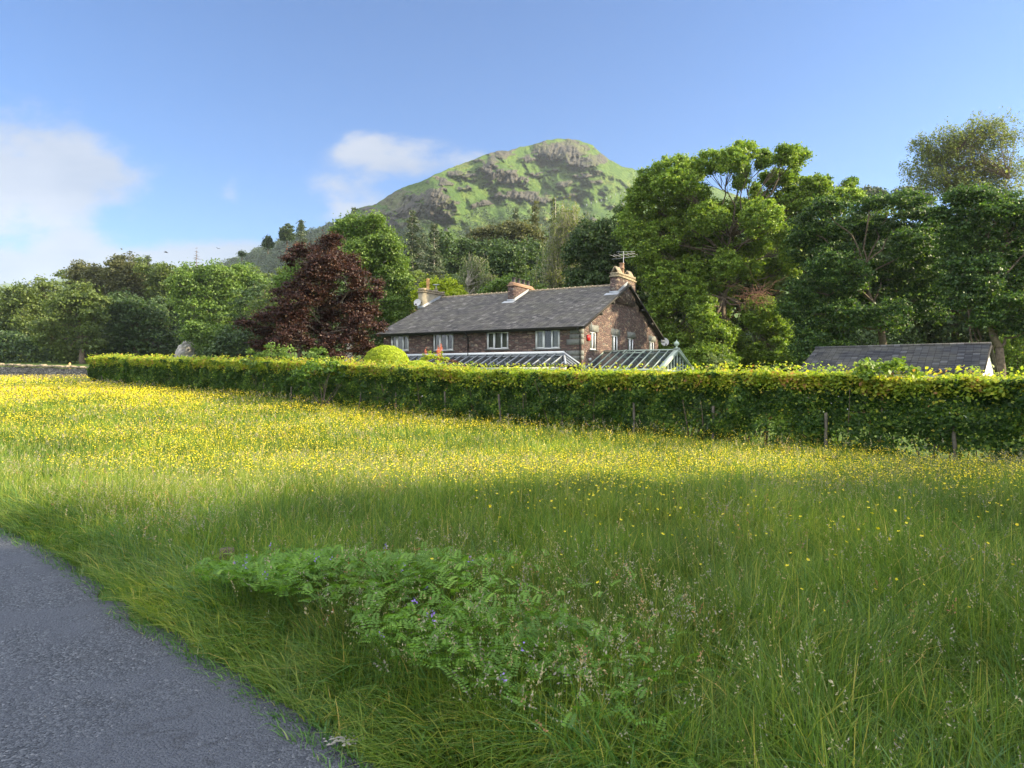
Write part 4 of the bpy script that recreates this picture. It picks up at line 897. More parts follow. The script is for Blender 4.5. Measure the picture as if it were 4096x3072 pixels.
pd = P(419.5, 369, 29.5); dome('golden_dome_shrub', 'smaller low yellow-green conifer mound right of the big clipped dome', pd, 16 * 29.5 / F, 8.5 * 29.5 / F, 0, 5, 12000)
def reds(e, p, rng):
    c0 = np.array([0, 0, float(np.median(p[:, 2]))])
    for q in range(10):
        lb = MB(); b0 = np.array([rng.choice([-.45, .3]) + rng.uniform(-.14, .14), rng.uniform(-.3, .3), rng.uniform(.3, .62) + (c0[2])]); c = b0 + rng.normal(size=(20, 3)) * [.03, .03, .08]
        leaf_quads(lb, c, unit(rng.normal(size=c.shape)), .055, .8, rng, rng.random(len(c))); lb.tube([b0 - [0, 0, .7], b0], [.012, .008], 3, cap=False); lb.build('flower_spike', M['red_flower'], e)
bush('flowering_shrub', 'yellow-green shrub with upright salmon red flower spikes in front of the glass lean-to', P(434, 362, 34), .75, .5, .5, 'gold', 31, .07, .14, 40, 3, extra=reds)
bush('dark_red_shrub', 'dark red-leaved acer beside the red flower spikes', P(451, 364.5, 33.5), .32, .3, .2, 'red_leaf', 32, .08, .15, 26, 3)
bush('copper_beech_sapling', 'small red-brown sapling growing through the hedge top below the golden dome', P(401, 371, 27.3), .45, .3, .22, 'red_leaf', 33, .08, .14, 30, 3)
bush('dark_beech_sapling', 'dark copper patch in the middle of the hedge front, between two posts', P(763, 402, 17.6), .36, .3, .5, 'purple', 34, .08, .16, 40, 3, stems=1)
bush('maple_sapling', 'leafy maple sapling breaking out of the hedge top below the outbuilding roof', P(884, 380, 15.6) + [0, .0, 0], .78, .5, .42, 'oak', 35, .11, .22, 38, 3.6, stems=2)
bush('maple_sapling', 'leafy maple growth bulging from the hedge front, left of the bent white post', P(322, 385, 29.0), 1.3, .6, 1.05, 'hedge', 36, .12, .3, 50, 3)
bush('elder_bush', 'bright green elder bush rising above the hedge under the purple tree', P(272, 366, 34.5), 1.5, .9, 1.05, 'green', 37, .12, .35, 60, 3)
bush('elder_bush', 'tall leafy stems above the hedge at the right foot of the purple tree', P(315, 362, 32.5), .8, .6, .75, 'green', 38, .12, .3, 45, 3)
bush('small_conifer', 'small rounded golden-tipped conifer above the hedge right of the greenhouse', P(717, 369.5, 20.5), .36, .36, .5, 'pale', 39, .06, .15, 60, 3.5)
bush('garden_shrub', 'low shrub just behind the hedge right of the small rounded conifer', P(760, 385, 19.5), .9, .5, .5, 'green', 40, .09, .25, 50, 3)

# ---------------------------------------------------------------- fence posts by the hedge
POSTS = [(102, 381, 6, 'short post at the far left end of the hedge'), (214, 392, 8, 'thin post in the far hedge below the bushy growth of the left trees'), (236, 395, 10, 'post standing right of the thin far one, left of the elder bush'),
         (264, 399, 13, 'stout pale post in front of the elder bush'), (291, 402, 12, 'grey post beside the maple bulge of the hedge'), (358, 412, 17, 'bent pale post leaning right of the maple bulge'),
         (396, 414, 32, 'tall slender grey post below the golden dome'), (446, 417, 24, 'grey post below the red flower spikes, half sunk in hedge leaves'), (502, 423, 27, 'leaning post in front of the hedge below the third upstairs window'),
         (563, 430, 24, 'crooked forked stake below the right corner of the house'), (634, 438, 30, 'pale post in front of the hedge below the gable windows'), (713, 446, 32, 'post beside the bright gap under the hedge right of the greenhouse'),
         (826, 456, 34, 'short grey post deep in shade below the left end of the outbuilding roof'), (955, 470, 44, 'tallest post, at the right end of the hedge below the white gable')]
for q, (px, py, hp, lab) in enumerate(POSTS):
    rng = np.random.default_rng(100 + q); r_ = (px - HX) / F; 
    # intersection of the sight line with a line 12 cm in front of the hedge foot
    a = HA + HN * .10; y = (a @ HN) / (r_ * HN[0] + HN[1]); x = r_ * y; z0 = float(gz(x, y)); h_ = max(.6, hp * y / F + .12); b = MB()
    lean = [0, .02, -.02, 0, .03, .18, 0, -.04, -.12, -.06, 0, .01, 0, -.03][q]
    n = 7; pts_ = [(lean * h_ * (i / n) + rng.normal() * .004, rng.normal() * .004, -.2 + (h_ + .2) * i / n) for i in range(n + 1)]
    rr = .038 if q not in (6, 5) else .028; b.tube(pts_, [rr * rng.uniform(.92, 1.06) for _ in pts_], 9)
    if q == 9: b.tube([(0, 0, h_ * .55), (.12, 0, h_ * .8), (.16, 0, h_ * 1.02)], [.03, .02, .012], 6)
    e = b.build('fence_post', M['post'], smooth=False, label=lab, cat='post', group='wooden posts along the hedge'); e.location = (x, y, z0)
    
# ---------------------------------------------------------------- left: dry stone wall, marker post, rock, birds
def build_wall():
    rng = np.random.default_rng(9); xs_ = np.linspace(-86, -27, 240); n = len(xs_)
    yw = np.interp(xs_, [-86, -55, -40, -27], [74.5, 73, 69, 63.5]); z0 = gz(xs_, yw) ; ztop = np.interp(xs_, [-86, -55, -46, -27], [EYE + 11.2 * 73 / F] * 2 + [EYE + 9.0 * 70 / F, EYE + 6.3 * 64 / F]) + rng.normal(0, .035, n)
    e = empty('dry_stone_wall', (-52, 72.5, float(gz(-52, 72.5))), label='low dry stone field wall with pale coping stones at the far left', cat='wall'); o_ = np.array(e.location)
    b = MB(); V_ = []
    for k_, (dy, f_) in enumerate(((-.36, 0), (-.27, .45), (-.22, .92), (.22, .92), (.36, 0))):
        zz = z0 - .1 + (ztop - z0) * f_ ; V_.append(np.stack([xs_, yw + dy + rng.normal(0, .03, n), zz], 1))
    V_ = np.array(V_); m_ = n; i = np.arange(4)[:, None] * m_; j = np.arange(n - 1)[None]
    b.add(V_.reshape(-1, 3) - o_, np.stack([i + j, i + j + 1, i + m_ + j + 1, i + m_ + j], -1).reshape(-1, 4)); b.build('wall_body', M['drywall'], e)
    c = MB(); x = -86.
    while x < -27:
        w_ = rng.uniform(.18, .5); y = float(np.interp(x, xs_, yw)); zt_ = float(np.interp(x, xs_, ztop)) ; hgt = rng.uniform(.12, .28)
        V_ = [(x + a * w_ + rng.normal() * .03, y + bb * .3 + rng.normal() * .03, zt_ - .12 + cc * hgt + rng.normal() * .03) for cc in (0, 1) for bb in (-1, 1) for a in (0, 1)]
        c.add(np.array(V_) - o_, [(0, 2, 3, 1), (4, 5, 7, 6), (0, 1, 5, 4), (2, 6, 7, 3), (0, 4, 6, 2), (1, 3, 7, 5)]); x += w_ * .95
    c.build('coping_stones', M['cap'], e)
build_wall()
q_ = P(69.7, 369, 76); b = MB(); b.box(-.09, .09, -.07, .07, -.4, 1.15); b.prism([(-.09, -.07, 1.15), (.09, -.07, 1.15), (0, -.07, 1.24)], (0, .14, 0)); zq = float(gz(q_[0], 76))
e = b.build('wooden_post', M['buff'], label='single sunlit yellowish post behind the dry stone wall at the far left', cat='post'); e.location = (q_[0], 76, EYE + (HY - 370) / F * 76 - .4)
e.scale = (1, 1, 1.0)
q_ = P(7.7, 362, 112); b = MB(); b.tube([(0, 0, -.2), (.02, 0, .8), (.0, 0, 1.9)], [.09, .085, .08], 8); e = b.build('gate_post', M['post'], label='tall grey post under the trees at the left edge of the pasture', cat='post'); e.location = (q_[0], 112, EYE + (HY - 361.5) / F * 112)
def rockmass(name, label, px, py, D, rx, ry, rz, seed, cat='rock'):
    rng = np.random.default_rng(seed); c = P(px, py, D); n, m_ = 40, 30; th = np.linspace(0, 2 * math.pi, n, endpoint=False); ph = np.linspace(-.5, math.pi / 2, m_)
    T_, H_ = np.meshgrid(th, ph); d = np.stack([np.cos(T_) * np.cos(H_), np.sin(T_) * np.cos(H_), np.sin(H_)], -1)
    s_ = .75 + .55 * np.abs(fbm(T_ * 1.6 + 9, H_ * 3, 4, seed, .6)) ; s_ = np.where(T_ > 6.0, s_ * (6.283 - T_) / .283 + s_[:, :1] * (1 - (6.283 - T_) / .283), s_)
    V_ = d * s_[..., None] * np.array([rx, ry, rz]); V_[..., 0] += V_[..., 2] * .28
    i = np.arange(m_ - 1)[:, None] * n; j = np.arange(n)[None]; j2 = (j + 1) % n; b = MB(); b.add(V_.reshape(-1, 3), np.stack([i + j, i + j2, i + n + j2, i + n + j], -1).reshape(-1, 4))
    o = b.build(name, M['rock'], label=label, cat=cat); o.location = tuple(c); return o
rockmass('rock_outcrop', 'pale grey rock outcrop among the trees above the left part of the hedge', 183, 359, 96, 1.15, 1.6, 2.6, 3)
def bird(px, py, D, s, ang, label):
    b = MB(); b.tube([(-.5 * s, 0, 0), (-.3 * s, 0, .02 * s), (0, 0, .03 * s), (.3 * s, 0, .03 * s), (.5 * s, 0, .05 * s)], [.015 * s, .07 * s, .1 * s, .07 * s, .02 * s], 8)
    for g in (-1, 1): b.add([(-.12 * s, g * .05 * s, .05 * s), (.18 * s, g * .05 * s, .06 * s), (.08 * s, g * .55 * s, .28 * s), (-.12 * s, g * .95 * s, .2 * s), (-.2 * s, g * .5 * s, .24 * s)], [(0, 1, 2, 3, 4)])
    b.add([(-.5 * s, -.02 * s, 0), (-.75 * s, -.1 * s, 0), (-.75 * s, .1 * s, 0), (-.5 * s, .02 * s, 0)], [(0, 1, 2, 3)])
    o = b.build('bird', M['bird'], smooth=True, label=label, cat='bird', group='birds over the left trees'); o.location = tuple(P(px, py, D)); o.rotation_euler = (.2, .1, ang)
bird(166, 252.5, 70, .45, .8, 'small dark bird flying left of the dead larch top'); bird(218, 248.6, 90, .32, 2.2, 'tiny dark bird flying right of the dead larch top')

# ---------------------------------------------------------------- trees, left wood
LW = 'trees of the wood on the left'
tree('broadleaf_tree', 'pale green tree at the left edge of the photo', 118, z3([(60, 520, 90, 90), (180, 470, 110, 80), (30, 640, 90, 110), (190, 640, 130, 130), (60, 830, 110, 100), (250, 780, 110, 120), (160, 930, 150, 70)]), (16, 362), 'mid', .42, 1.5, 60, 3.2, .35, seed=201, group=LW)
tree('broadleaf_tree', 'rounded green tree second from the left edge, its top against the distant hills', 122, z3([(380, 450, 110, 90), (480, 520, 90, 90), (340, 560, 90, 90), (450, 640, 110, 90)]), (52, 362), 'mid', .42, 1.4, 60, 3.2, .35, seed=202, group=LW)
tree('spreading_tree', 'wide layered tree with long bare limbs showing, left of the hedge end', 106, z3([(620, 440, 120, 50), (720, 520, 150, 60), (560, 560, 130, 70), (760, 640, 120, 50), (500, 690, 130, 60), (650, 780, 110, 40), (800, 860, 60, 30), (430, 830, 120, 60), (700, 860, 120, 50), (520, 930, 110, 50), (350, 740, 90, 50), (760, 740, 90, 40)]), (83, 364), 'mid', .40, 1.1, 60, 3.2, .4, 'bark', seed=203, flat=.45, group=LW, dj=.25)
tree('beech_tree', 'dark olive beech with ragged left top above the spreading tree', 140, z3([(640, 280, 90, 60), (720, 340, 110, 90), (820, 290, 90, 70), (600, 340, 60, 50), (790, 420, 110, 100), (830, 540, 70, 90)]), (90, 362), 'olive', .42, 1.3, 60, 3.4, .4, seed=204, group=LW)
tree('beech_tree', 'tallest olive beech in the centre of the left wood', 138, z3([(930, 215, 80, 50), (1010, 250, 110, 80), (930, 340, 90, 100), (1080, 330, 120, 100), (980, 450, 130, 110), (1120, 420, 90, 90), (1000, 560, 110, 80)]), (128, 362), 'olive', .42, 1.3, 60, 3.4, .4, seed=205, group=LW)
tree('broadleaf_tree', 'mid green tree with rounded top between the olive beech and the dead larch', 134, z3([(1250, 300, 90, 60), (1350, 300, 100, 70), (1290, 400, 130, 90), (1400, 420, 90, 90), (1330, 520, 120, 90), (1150, 240, 60, 50)]), (162, 362), 'mid', .42, 1.3, 60, 3.2, .4, seed=206, group=LW)
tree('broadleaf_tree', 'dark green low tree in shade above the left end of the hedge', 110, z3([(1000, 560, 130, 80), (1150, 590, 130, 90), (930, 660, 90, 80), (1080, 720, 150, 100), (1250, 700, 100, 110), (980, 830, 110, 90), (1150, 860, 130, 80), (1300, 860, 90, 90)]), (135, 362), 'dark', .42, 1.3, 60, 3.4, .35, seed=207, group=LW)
tree('broadleaf_tree', 'big bright green tree below the dead larch, right of centre in the left wood', 104, z3([(1560, 290, 120, 70), (1700, 290, 120, 70), (1500, 380, 110, 80), (1640, 400, 150, 100), (1800, 370, 110, 90), (1540, 500, 120, 90), (1700, 520, 150, 110), (1860, 500, 110, 110), (1600, 630, 140, 90), (1760, 650, 140, 100), (1930, 620, 100, 100), (1850, 760, 120, 80), (1430, 480, 60, 60)]), (205, 362), 'green', .36, 1.2, 65, 3.4, .45, 'pale_bark', seed=208, group=LW)
tree('broadleaf_tree', 'green tree half hidden behind the big bright one, next to the purple tree', 108, z3([(1960, 300, 90, 70), (2060, 380, 90, 70), (1980, 420, 110, 90), (2090, 500, 90, 100), (2020, 590, 100, 100), (2100, 680, 70, 90)]), (248, 362), 'green', .38, 1.2, 60, 3.3, .4, seed=209, group=LW)
tree('ivy_clad_tree', 'small pale green leafy tree leaning over the grey rock', 93, z3([(1600, 730, 110, 40), (1540, 780, 80, 50), (1690, 790, 100, 60), (1620, 860, 80, 50), (1700, 890, 60, 50), (1780, 760, 60, 40)]), (206, 362), 'green', .32, .9, 60, 3.4, .2, seed=210, group=LW)
tree('broadleaf_tree', 'dark shrubby tree between the grey rock and the purple tree', 90, z3([(1850, 830, 110, 60), (1980, 850, 110, 80), (1780, 920, 90, 50), (1900, 930, 130, 60), (2060, 930, 80, 70), (1700, 950, 60, 40)]), (232, 364), 'dark', .35, 1.0, 60, 3.4, .2, seed=211, group=LW)
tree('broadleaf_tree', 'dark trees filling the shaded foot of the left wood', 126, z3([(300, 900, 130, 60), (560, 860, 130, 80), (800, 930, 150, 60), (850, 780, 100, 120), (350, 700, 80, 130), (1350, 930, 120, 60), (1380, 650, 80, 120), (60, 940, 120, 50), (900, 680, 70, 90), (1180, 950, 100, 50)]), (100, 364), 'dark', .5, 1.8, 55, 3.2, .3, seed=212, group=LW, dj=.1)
bs = P(147, 262, 150); gzt = float(gz(bs[0], 150)); conifer('conifer', 'dark conifer tips rising behind the olive beech', (bs[0], 150, gzt), bs[2] + 1.2 - gzt, 3.6, 'conifer', 41, 20, .6, .1, group=LW, z0=.4)
bs = P(196.5, 250, 140); gzt = float(gz(bs[0], 140)); conifer('dead_larch', 'bare dead larch top standing above the left wood', (bs[0], 140, gzt), bs[2] - gzt, 4.4, nb=24, seed=42, dead=True, bark='dead_bark', trunk_r=.2, z0=.55, cat='dead tree', droop=.1)

# ---------------------------------------------------------------- purple tree and its neighbours
tree('purple_maple', 'large dark purple-leaved maple at the left end of the house', 39, z4([(775, 215, 80, 65), (900, 265, 110, 50), (690, 270, 70, 50), (520, 310, 30, 30), (620, 330, 90, 50), (480, 370, 90, 40), (790, 350, 190, 90), (960, 380, 100, 80), (650, 440, 130, 80), (850, 480, 190, 90), (1060, 510, 110, 60), (1250, 575, 80, 25), (520, 600, 170, 60), (760, 600, 200, 100), (1020, 620, 150, 80), (1180, 640, 80, 40), (380, 630, 50, 30),
    (620, 740, 200, 80), (880, 760, 200, 100), (1080, 790, 140, 90), (430, 800, 130, 60), (330, 860, 90, 40), (170, 900, 110, 35), (300, 950, 110, 50), (560, 900, 210, 90), (820, 930, 200, 100), (1100, 930, 150, 90), (1250, 930, 60, 40), (400, 1030, 140, 60), (300, 1080, 90, 40), (640, 1050, 190, 80), (900, 1080, 180, 80), (1080, 1080, 110, 70), (760, 1160, 150, 50), (980, 1170, 100, 40)]),
    (330, 366), 'purple', .125, .42, 105, 3.0, .2, seed=220, depth=1.0, twigs=3, flat=.42, dj=.5, zfork=.3, hol=.2, fill=.98)
tree('broadleaf_tree', 'tall bright green tree right behind the purple maple', 60, z4([(1040, 110, 130, 55), (1220, 95, 90, 45), (900, 150, 80, 40), (1150, 180, 170, 80), (1290, 230, 90, 80), (1000, 230, 150, 80), (1180, 310, 190, 90), (1370, 340, 90, 80), (1060, 400, 150, 90), (1280, 440, 150, 80), (1430, 430, 70, 60), (1150, 530, 150, 90), (1360, 560, 120, 80), (1470, 600, 70, 50), (1250, 640, 150, 90), (1430, 700, 110, 80), (1300, 760, 150, 80), (1400, 820, 100, 60), (1250, 860, 120, 60), (1100, 700, 120, 110), (560, 480, 120, 70), (500, 560, 120, 60)]),
    (345, 362), 'green', .20, .72, 115, 3.2, .32, 'pale_bark', seed=221, twigs=4)
tree('garden_tree', 'bright yellow-green bushy tree behind the left end of the roof ridge', 58, z4([(1620, 620, 60, 40), (1690, 590, 60, 40), (1790, 620, 80, 60), (1870, 640, 70, 50), (1700, 670, 100, 60), (1850, 700, 90, 50), (1560, 690, 60, 50), (1780, 720, 120, 60)]), (440, 362), 'gold', .2, .5, 70, 3.0, .15, seed=222)
def con_at(px, top, D, R, label, seed, **k):
    x = (px - HX) / F * D; z0 = k.pop('z0_', None); z0 = float(gz(x, D)) if z0 is None else z0; z = EYE + (HY - top) / F * D
    return conifer(k.pop('name', 'spruce_tree'), label, (x, D, z0), z - z0, R, k.pop('leaf', 'conifer'), seed, **k)
con_at(433.8, 224, 92, 3.7, 'grey-green spruce with a pale bare trunk line, behind the left chimney', 50, nb=30, ls=.42, per=24, z0=.12)
con_at(413, 211, 112, 4.6, 'taller bluish spruce left of the spruce behind the chimney', 51, nb=32, ls=.5, per=24, z0=.1)
con_at(424, 235, 125, 5, 'hazy spruce filling the gap between the two spruces behind the chimney', 52, nb=26, ls=.6, per=22)
weeping('weeping_larch', 'pale green feathery larch behind the roof between the left and middle chimneys', 70, (474, 362), z4([(2020, 360, 70, 60), (1960, 430, 90, 60), (2080, 440, 90, 70), (1950, 540, 100, 60), (2060, 560, 130, 70), (2160, 560, 60, 60), (2000, 650, 130, 50)]), 'pale', 53, 75, 10, .17, 1.6, .16, 12)
tree('broadleaf_tree', 'dark rounded tree between the pale larch and the middle chimney', 78, z5([(1200, 780, 80, 50), (1270, 790, 70, 50), (1150, 800, 50, 40), (1230, 860, 110, 70), (1180, 900, 100, 60)]), (506, 362), 'dark', .3, .9, 70, 3.4, .3, seed=223)
tree('broadleaf_tree', 'bright shrubby tree just behind the middle chimney', 62, [(497, 291, 9, 8), (508, 286, 9, 8), (484, 296, 8, 6), (524, 292, 9, 9), (540, 296, 9, 8)], (500, 362), 'green', .2, .6, 70, 3.4, .2, seed=224)
tree('beech_tree', 'broad olive-topped beech with deep shade below, above the middle chimney', 118, z5([(1160, 640, 80, 30), (1260, 620, 90, 35), (1360, 640, 80, 40), (1080, 670, 90, 40), (1200, 690, 130, 50), (1330, 700, 110, 50), (1020, 700, 70, 40), (1400, 680, 60, 40)]), (512, 355), 'olive', .4, 1.2, 70, 3.4, .4, seed=225)
tree('broadleaf_tree', 'dark shaded tree below the olive-topped beech', 104, z5([(1050, 750, 110, 50), (1200, 760, 120, 60), (1340, 780, 110, 70), (1380, 870, 80, 80), (960, 740, 90, 50), (900, 800, 80, 60), (1000, 850, 90, 60), (870, 720, 60, 50)]), (480, 358), 'dark', .4, 1.3, 65, 3.4, .4, seed=226)
con_at(535, 205, 150, 5.0, 'brownish scots pine left of the tall birch', 54, name='pine_tree', leaf='olive', nb=14, ls=.8, per=16, z0=.45, droop=-.1)
con_at(554, 199, 120, 3.0, 'dark narrow spruce rising just left of the tall birch', 55, nb=30, ls=.45, per=16)
con_at(516, 208, 170, 4.0, 'bluish spruce on the lower slope left of the brownish pine', 56, nb=22, ls=.7, per=14)
con_at(301, 222, 200, 3.6, 'bluish open conifer on the skyline left of the purple tree top', 57, nb=16, ls=.9, per=9, z0=.3, z0_=28.)
con_at(354, 209, 210, 2.5, 'dark pointed conifer above the bright green tree, against the sky', 58, nb=14, ls=.8, per=8, z0=.3, z0_=34.)
for q, (px, py, rx, ry, lab) in enumerate(((287, 233, 6, 6, 'round dark tree on the skyline left of the bluish conifer'), (268, 242, 5, 4, 'small dark bushy tree lower on the left skyline'), (242, 254, 2.2, 1.6, 'tiny bush at the foot of the skyline slope'))):
    c = P(px, py, 215); tree('hill_tree', lab, 215, [(px, py, rx, ry), (px - rx * .5, py + ry * .6, rx * .7, ry * .5), (px + rx * .5, py + ry * .5, rx * .7, ry * .6)], (px, py + ry), 'hawthorn', .6, .9, 50, 3, .15, seed=230 + q, zbase=c[2] - 3.5 if q < 2 else c[2] - 2, group='trees on the hill skyline')
weeping('weeping_birch', 'tall weeping birch with hanging pale strands behind the roof, left of the right chimney', 68, (566, 362), z5([(1580, 500, 70, 50), (1530, 570, 80, 60), (1620, 590, 70, 60), (1500, 680, 70, 70), (1590, 700, 90, 70), (1480, 800, 70, 70), (1570, 830, 100, 70), (1500, 900, 110, 60), (1620, 900, 80, 60)]), 'birch', 60, 150, 12, .17, 2.6, .22, 14)

# ---------------------------------------------------------------- oak, sycamores, birch on the right
tree('yew_tree', 'dark evergreen mass behind the right chimney, left of the oak', 63, z6([(60, 540, 110, 60), (-60, 600, 90, 60), (140, 480, 70, 40), (0, 680, 120, 80), (-110, 720, 90, 80), (120, 640, 100, 80), (60, 800, 120, 90), (-80, 850, 110, 80), (150, 900, 110, 90), (240, 1000, 110, 100), (230, 1120, 120, 90)]), (620, 365), 'dark', .24, .8, 85, 3.2, .35, seed=240, twigs=0)
OAK = [(350, 270, 90, 45), (250, 300, 70, 40), (480, 235, 90, 50), (560, 205, 80, 40), (690, 195, 70, 40), (740, 240, 40, 35), (620, 260, 70, 40), (730, 310, 45, 22), (840, 190, 45, 38), (900, 215, 60, 35), (980, 205, 55, 35), (1035, 225, 20, 25), (940, 270, 90, 30), (1060, 290, 60, 30), (880, 300, 40, 35), (1150, 300, 60, 35), (1210, 300, 35, 35), (1320, 295, 40, 18), (1300, 330, 22, 18),
       (230, 390, 90, 50), (180, 450, 60, 40), (350, 360, 100, 45), (480, 360, 90, 45), (430, 430, 120, 50), (580, 400, 60, 50), (650, 440, 90, 50), (760, 430, 70, 40), (300, 500, 110, 55), (950, 370, 110, 40), (1080, 350, 70, 35), (900, 440, 70, 50), (1020, 430, 90, 45), (1150, 400, 90, 35), (1260, 390, 90, 28),
       (170, 560, 80, 50), (330, 580, 100, 50), (520, 520, 100, 50), (640, 540, 80, 50), (760, 540, 90, 60), (890, 560, 70, 60), (980, 520, 70, 60), (220, 660, 90, 50), (380, 680, 110, 55), (500, 640, 70, 60), (700, 640, 90, 60), (840, 650, 60, 60), (930, 650, 70, 70), (300, 780, 100, 60), (460, 780, 110, 55), (620, 740, 60, 50), (760, 760, 80, 40), (900, 760, 80, 40), (1000, 720, 60, 55),
       (430, 870, 100, 55), (600, 800, 80, 50), (660, 870, 90, 60), (330, 900, 60, 60), (500, 950, 80, 60), (500, 1030, 70, 50), (300, 1000, 80, 60), (700, 960, 60, 40), (560, 1120, 90, 60), (400, 1130, 100, 60), (800, 1000, 90, 60), (900, 1060, 80, 50), (720, 1120, 110, 60), (880, 1170, 110, 60), (250, 1200, 120, 50), (500, 1230, 130, 50), (700, 1230, 120, 40)]
tree('oak_tree', 'huge spreading oak with bare twisting limbs and an arched gap of sky in its top', 57, z6(OAK), (720, 366), 'oak', .20, .42, 62, 3.3, .28, seed=241, twigs=3, dj=.45, limb_up=.05, zfork=.4, flat=.62, hol=.2, fill=1.24)
b = MB(); rng = np.random.default_rng(3); e = empty('dead_branch_cluster', (P(755, 296, 51)[0], 51, 0), label='tangle of reddish dead twigs hanging in the lower oak', cat='dead branches')
o_ = np.array(e.location); e.location.z = P(755, 296, 51)[2]; o_[2] = e.location.z
for q in range(120): st_ = rng.normal(size=3) * [.5, .4, .3]; limb(b, st_, st_ + rng.normal(size=3) * [.9, .5, .6], .02, .006, rng, .2, 5, k=3)
b.build('twigs', M['twig'], e)
tree('sycamore_tree', 'wide dark green sycamore with sunlit flat top, right of the oak', 47, z6([(1120, 470, 110, 35), (1250, 430, 110, 30), (1400, 420, 110, 28), (1530, 430, 110, 30), (1640, 440, 90, 28), (1740, 480, 70, 28), (1060, 540, 80, 50), (1180, 550, 110, 60), (1340, 520, 130, 55), (1500, 520, 130, 55), (1650, 530, 110, 50), (1770, 540, 80, 45), (1080, 640, 90, 60), (1230, 660, 120, 65), (1390, 640, 120, 60), (1560, 640, 120, 60), (1700, 640, 110, 60),
    (1110, 760, 90, 60), (1250, 790, 120, 70), (1420, 770, 120, 70), (1580, 760, 120, 60), (1730, 780, 110, 70), (1040, 870, 80, 50), (1160, 890, 110, 60), (1320, 900, 130, 65), (1500, 890, 130, 60), (1660, 900, 110, 70), (980, 950, 70, 45), (1080, 980, 90, 60), (1230, 1000, 110, 60), (1400, 1010, 110, 60), (1080, 1090, 90, 60), (1230, 1110, 110, 60), (1050, 1180, 90, 60), (1750, 900, 100, 90), (1180, 1200, 110, 50)]),
    (890, 366), 'syc', .175, .55, 105, 2.7, .26, seed=242, twigs=5, flat=.36, dj=.5, hol=.3, fill=1.12, limbs=2)
tree('sycamore_tree', 'large shaded sycamore at the right edge with a dividing trunk behind the white gable', 41, z6([(1900, 370, 100, 35), (2020, 360, 110, 40), (2160, 380, 90, 40), (1850, 430, 80, 40), (1980, 450, 120, 50), (2130, 460, 110, 50), (2240, 460, 90, 60), (1880, 530, 80, 50), (2000, 560, 110, 60), (2160, 580, 100, 60), (2270, 600, 90, 80), (1880, 650, 90, 60), (2010, 680, 120, 60), (2150, 700, 110, 65), (1850, 770, 80, 60), (1960, 800, 110, 70), (2120, 820, 120, 70), (2260, 800, 90, 90), (1830, 880, 70, 60), (1930, 910, 110, 60), (2080, 940, 120, 60), (2220, 960, 110, 80), (1980, 1020, 80, 45), (2140, 1040, 90, 45), (2250, 1080, 80, 50), (2320, 1000, 90, 100), (2330, 400, 80, 60)]),
    (1001, 380), 'syc', .165, .5, 100, 2.7, .26, seed=243, twigs=5, flat=.36, dj=.45, hol=.3, zfork=.25, fill=1.12, limbs=2)
weeping('birch_tree', 'tall airy birch with sparse fine twigs against the sky at the top right', 58, (985, 366), z8([(1900, 180, 120, 70), (2040, 160, 100, 60), (1620, 260, 110, 60), (2150, 260, 80, 90), (1780, 320, 160, 90), (1980, 330, 170, 100), (1500, 360, 140, 80), (1370, 330, 60, 60), (1350, 480, 90, 90), (1560, 500, 160, 90), (1780, 500, 170, 90), (2000, 520, 170, 90), (2170, 500, 90, 100), (1300, 580, 70, 70), (1450, 640, 120, 80), (1680, 650, 170, 80), (1900, 680, 170, 80), (2100, 680, 120, 80)]), 'birch', 61, 300, 11, .15, 1.3, .09, 11, .9, bark='bark', trunks=4)
tree('pine_tree', 'hazy distant pine group seen between the oak and the birch', 190, z8([(930, 760, 70, 35), (1010, 770, 60, 40), (1060, 760, 35, 25), (880, 790, 50, 35), (1000, 830, 90, 40)]), (870, 240), 'conifer', .55, 1.3, 60, 3, .3, seed=244, zbase=20.)
tree('pine_tree', 'hazy distant pine beside the left twigs of the birch', 195, z8([(1190, 760, 45, 35), (1260, 740, 50, 35), (1320, 770, 60, 50), (1240, 820, 80, 40), (1400, 820, 80, 50)]), (905, 240), 'conifer', .55, 1.3, 60, 3, .3, seed=245, zbase=20.)
tree('ash_tree', 'sunlit yellow-green young tree at the right edge behind the dividing trunk', 50, [(1005, 345, 10, 9), (1018, 335, 10, 12), (1030, 350, 12, 12), (1012, 360, 10, 7), (1022, 372, 14, 8)], (1020, 378), 'oak', .16, .5, 60, 3.2, .1, seed=246)

# generic wood trees behind, copies of three
rngc = np.random.default_rng(15); protos = []
def generic(seed, leaf, label, loc, H=14., R=5., rc=1.2, ls=.36, more=1.):
    rng = np.random.default_rng(seed); e = empty('wood_tree', loc, label=label, cat='tree', group='trees of the wood behind the garden'); tb = MB(); limb(tb, (0, 0, -.4), (0, 0, H * .4), .35, .28, rng, .05, 6, k=7); mm = limb(tb, (0, 0, H * .4), (0, 0, H * .9), .28, .08, rng, .1, 7, k=6)
    n = int(3.4 * (R * R * H * .42) ** (2 / 3) / rc ** 2 * 2.6 * more); d = unit(rng.normal(size=(n, 3))); rr = rng.uniform(.4, 1, (n, 1)) ** .5; p = np.array([0, 0, H * .56]) + d * rr * [R, R, H * .42] * (1 + .25 * (fbm(d[:, 0] * 2 + 5, d[:, 2] * 2 + d[:, 1], 2, seed)[:, None] - .5) * 2)
    for q in range(0, n, 4): limb(tb, mm[rng.integers(0, 6)], p[q], .09, .02, rng, .15, 5, k=4)
    tb.build('trunk', M['bark'], e, smooth=True); lb = MB(); clumps(lb, p, rc, 60, ls, rng, .6); lb.build('crown', M[leaf], e); return e
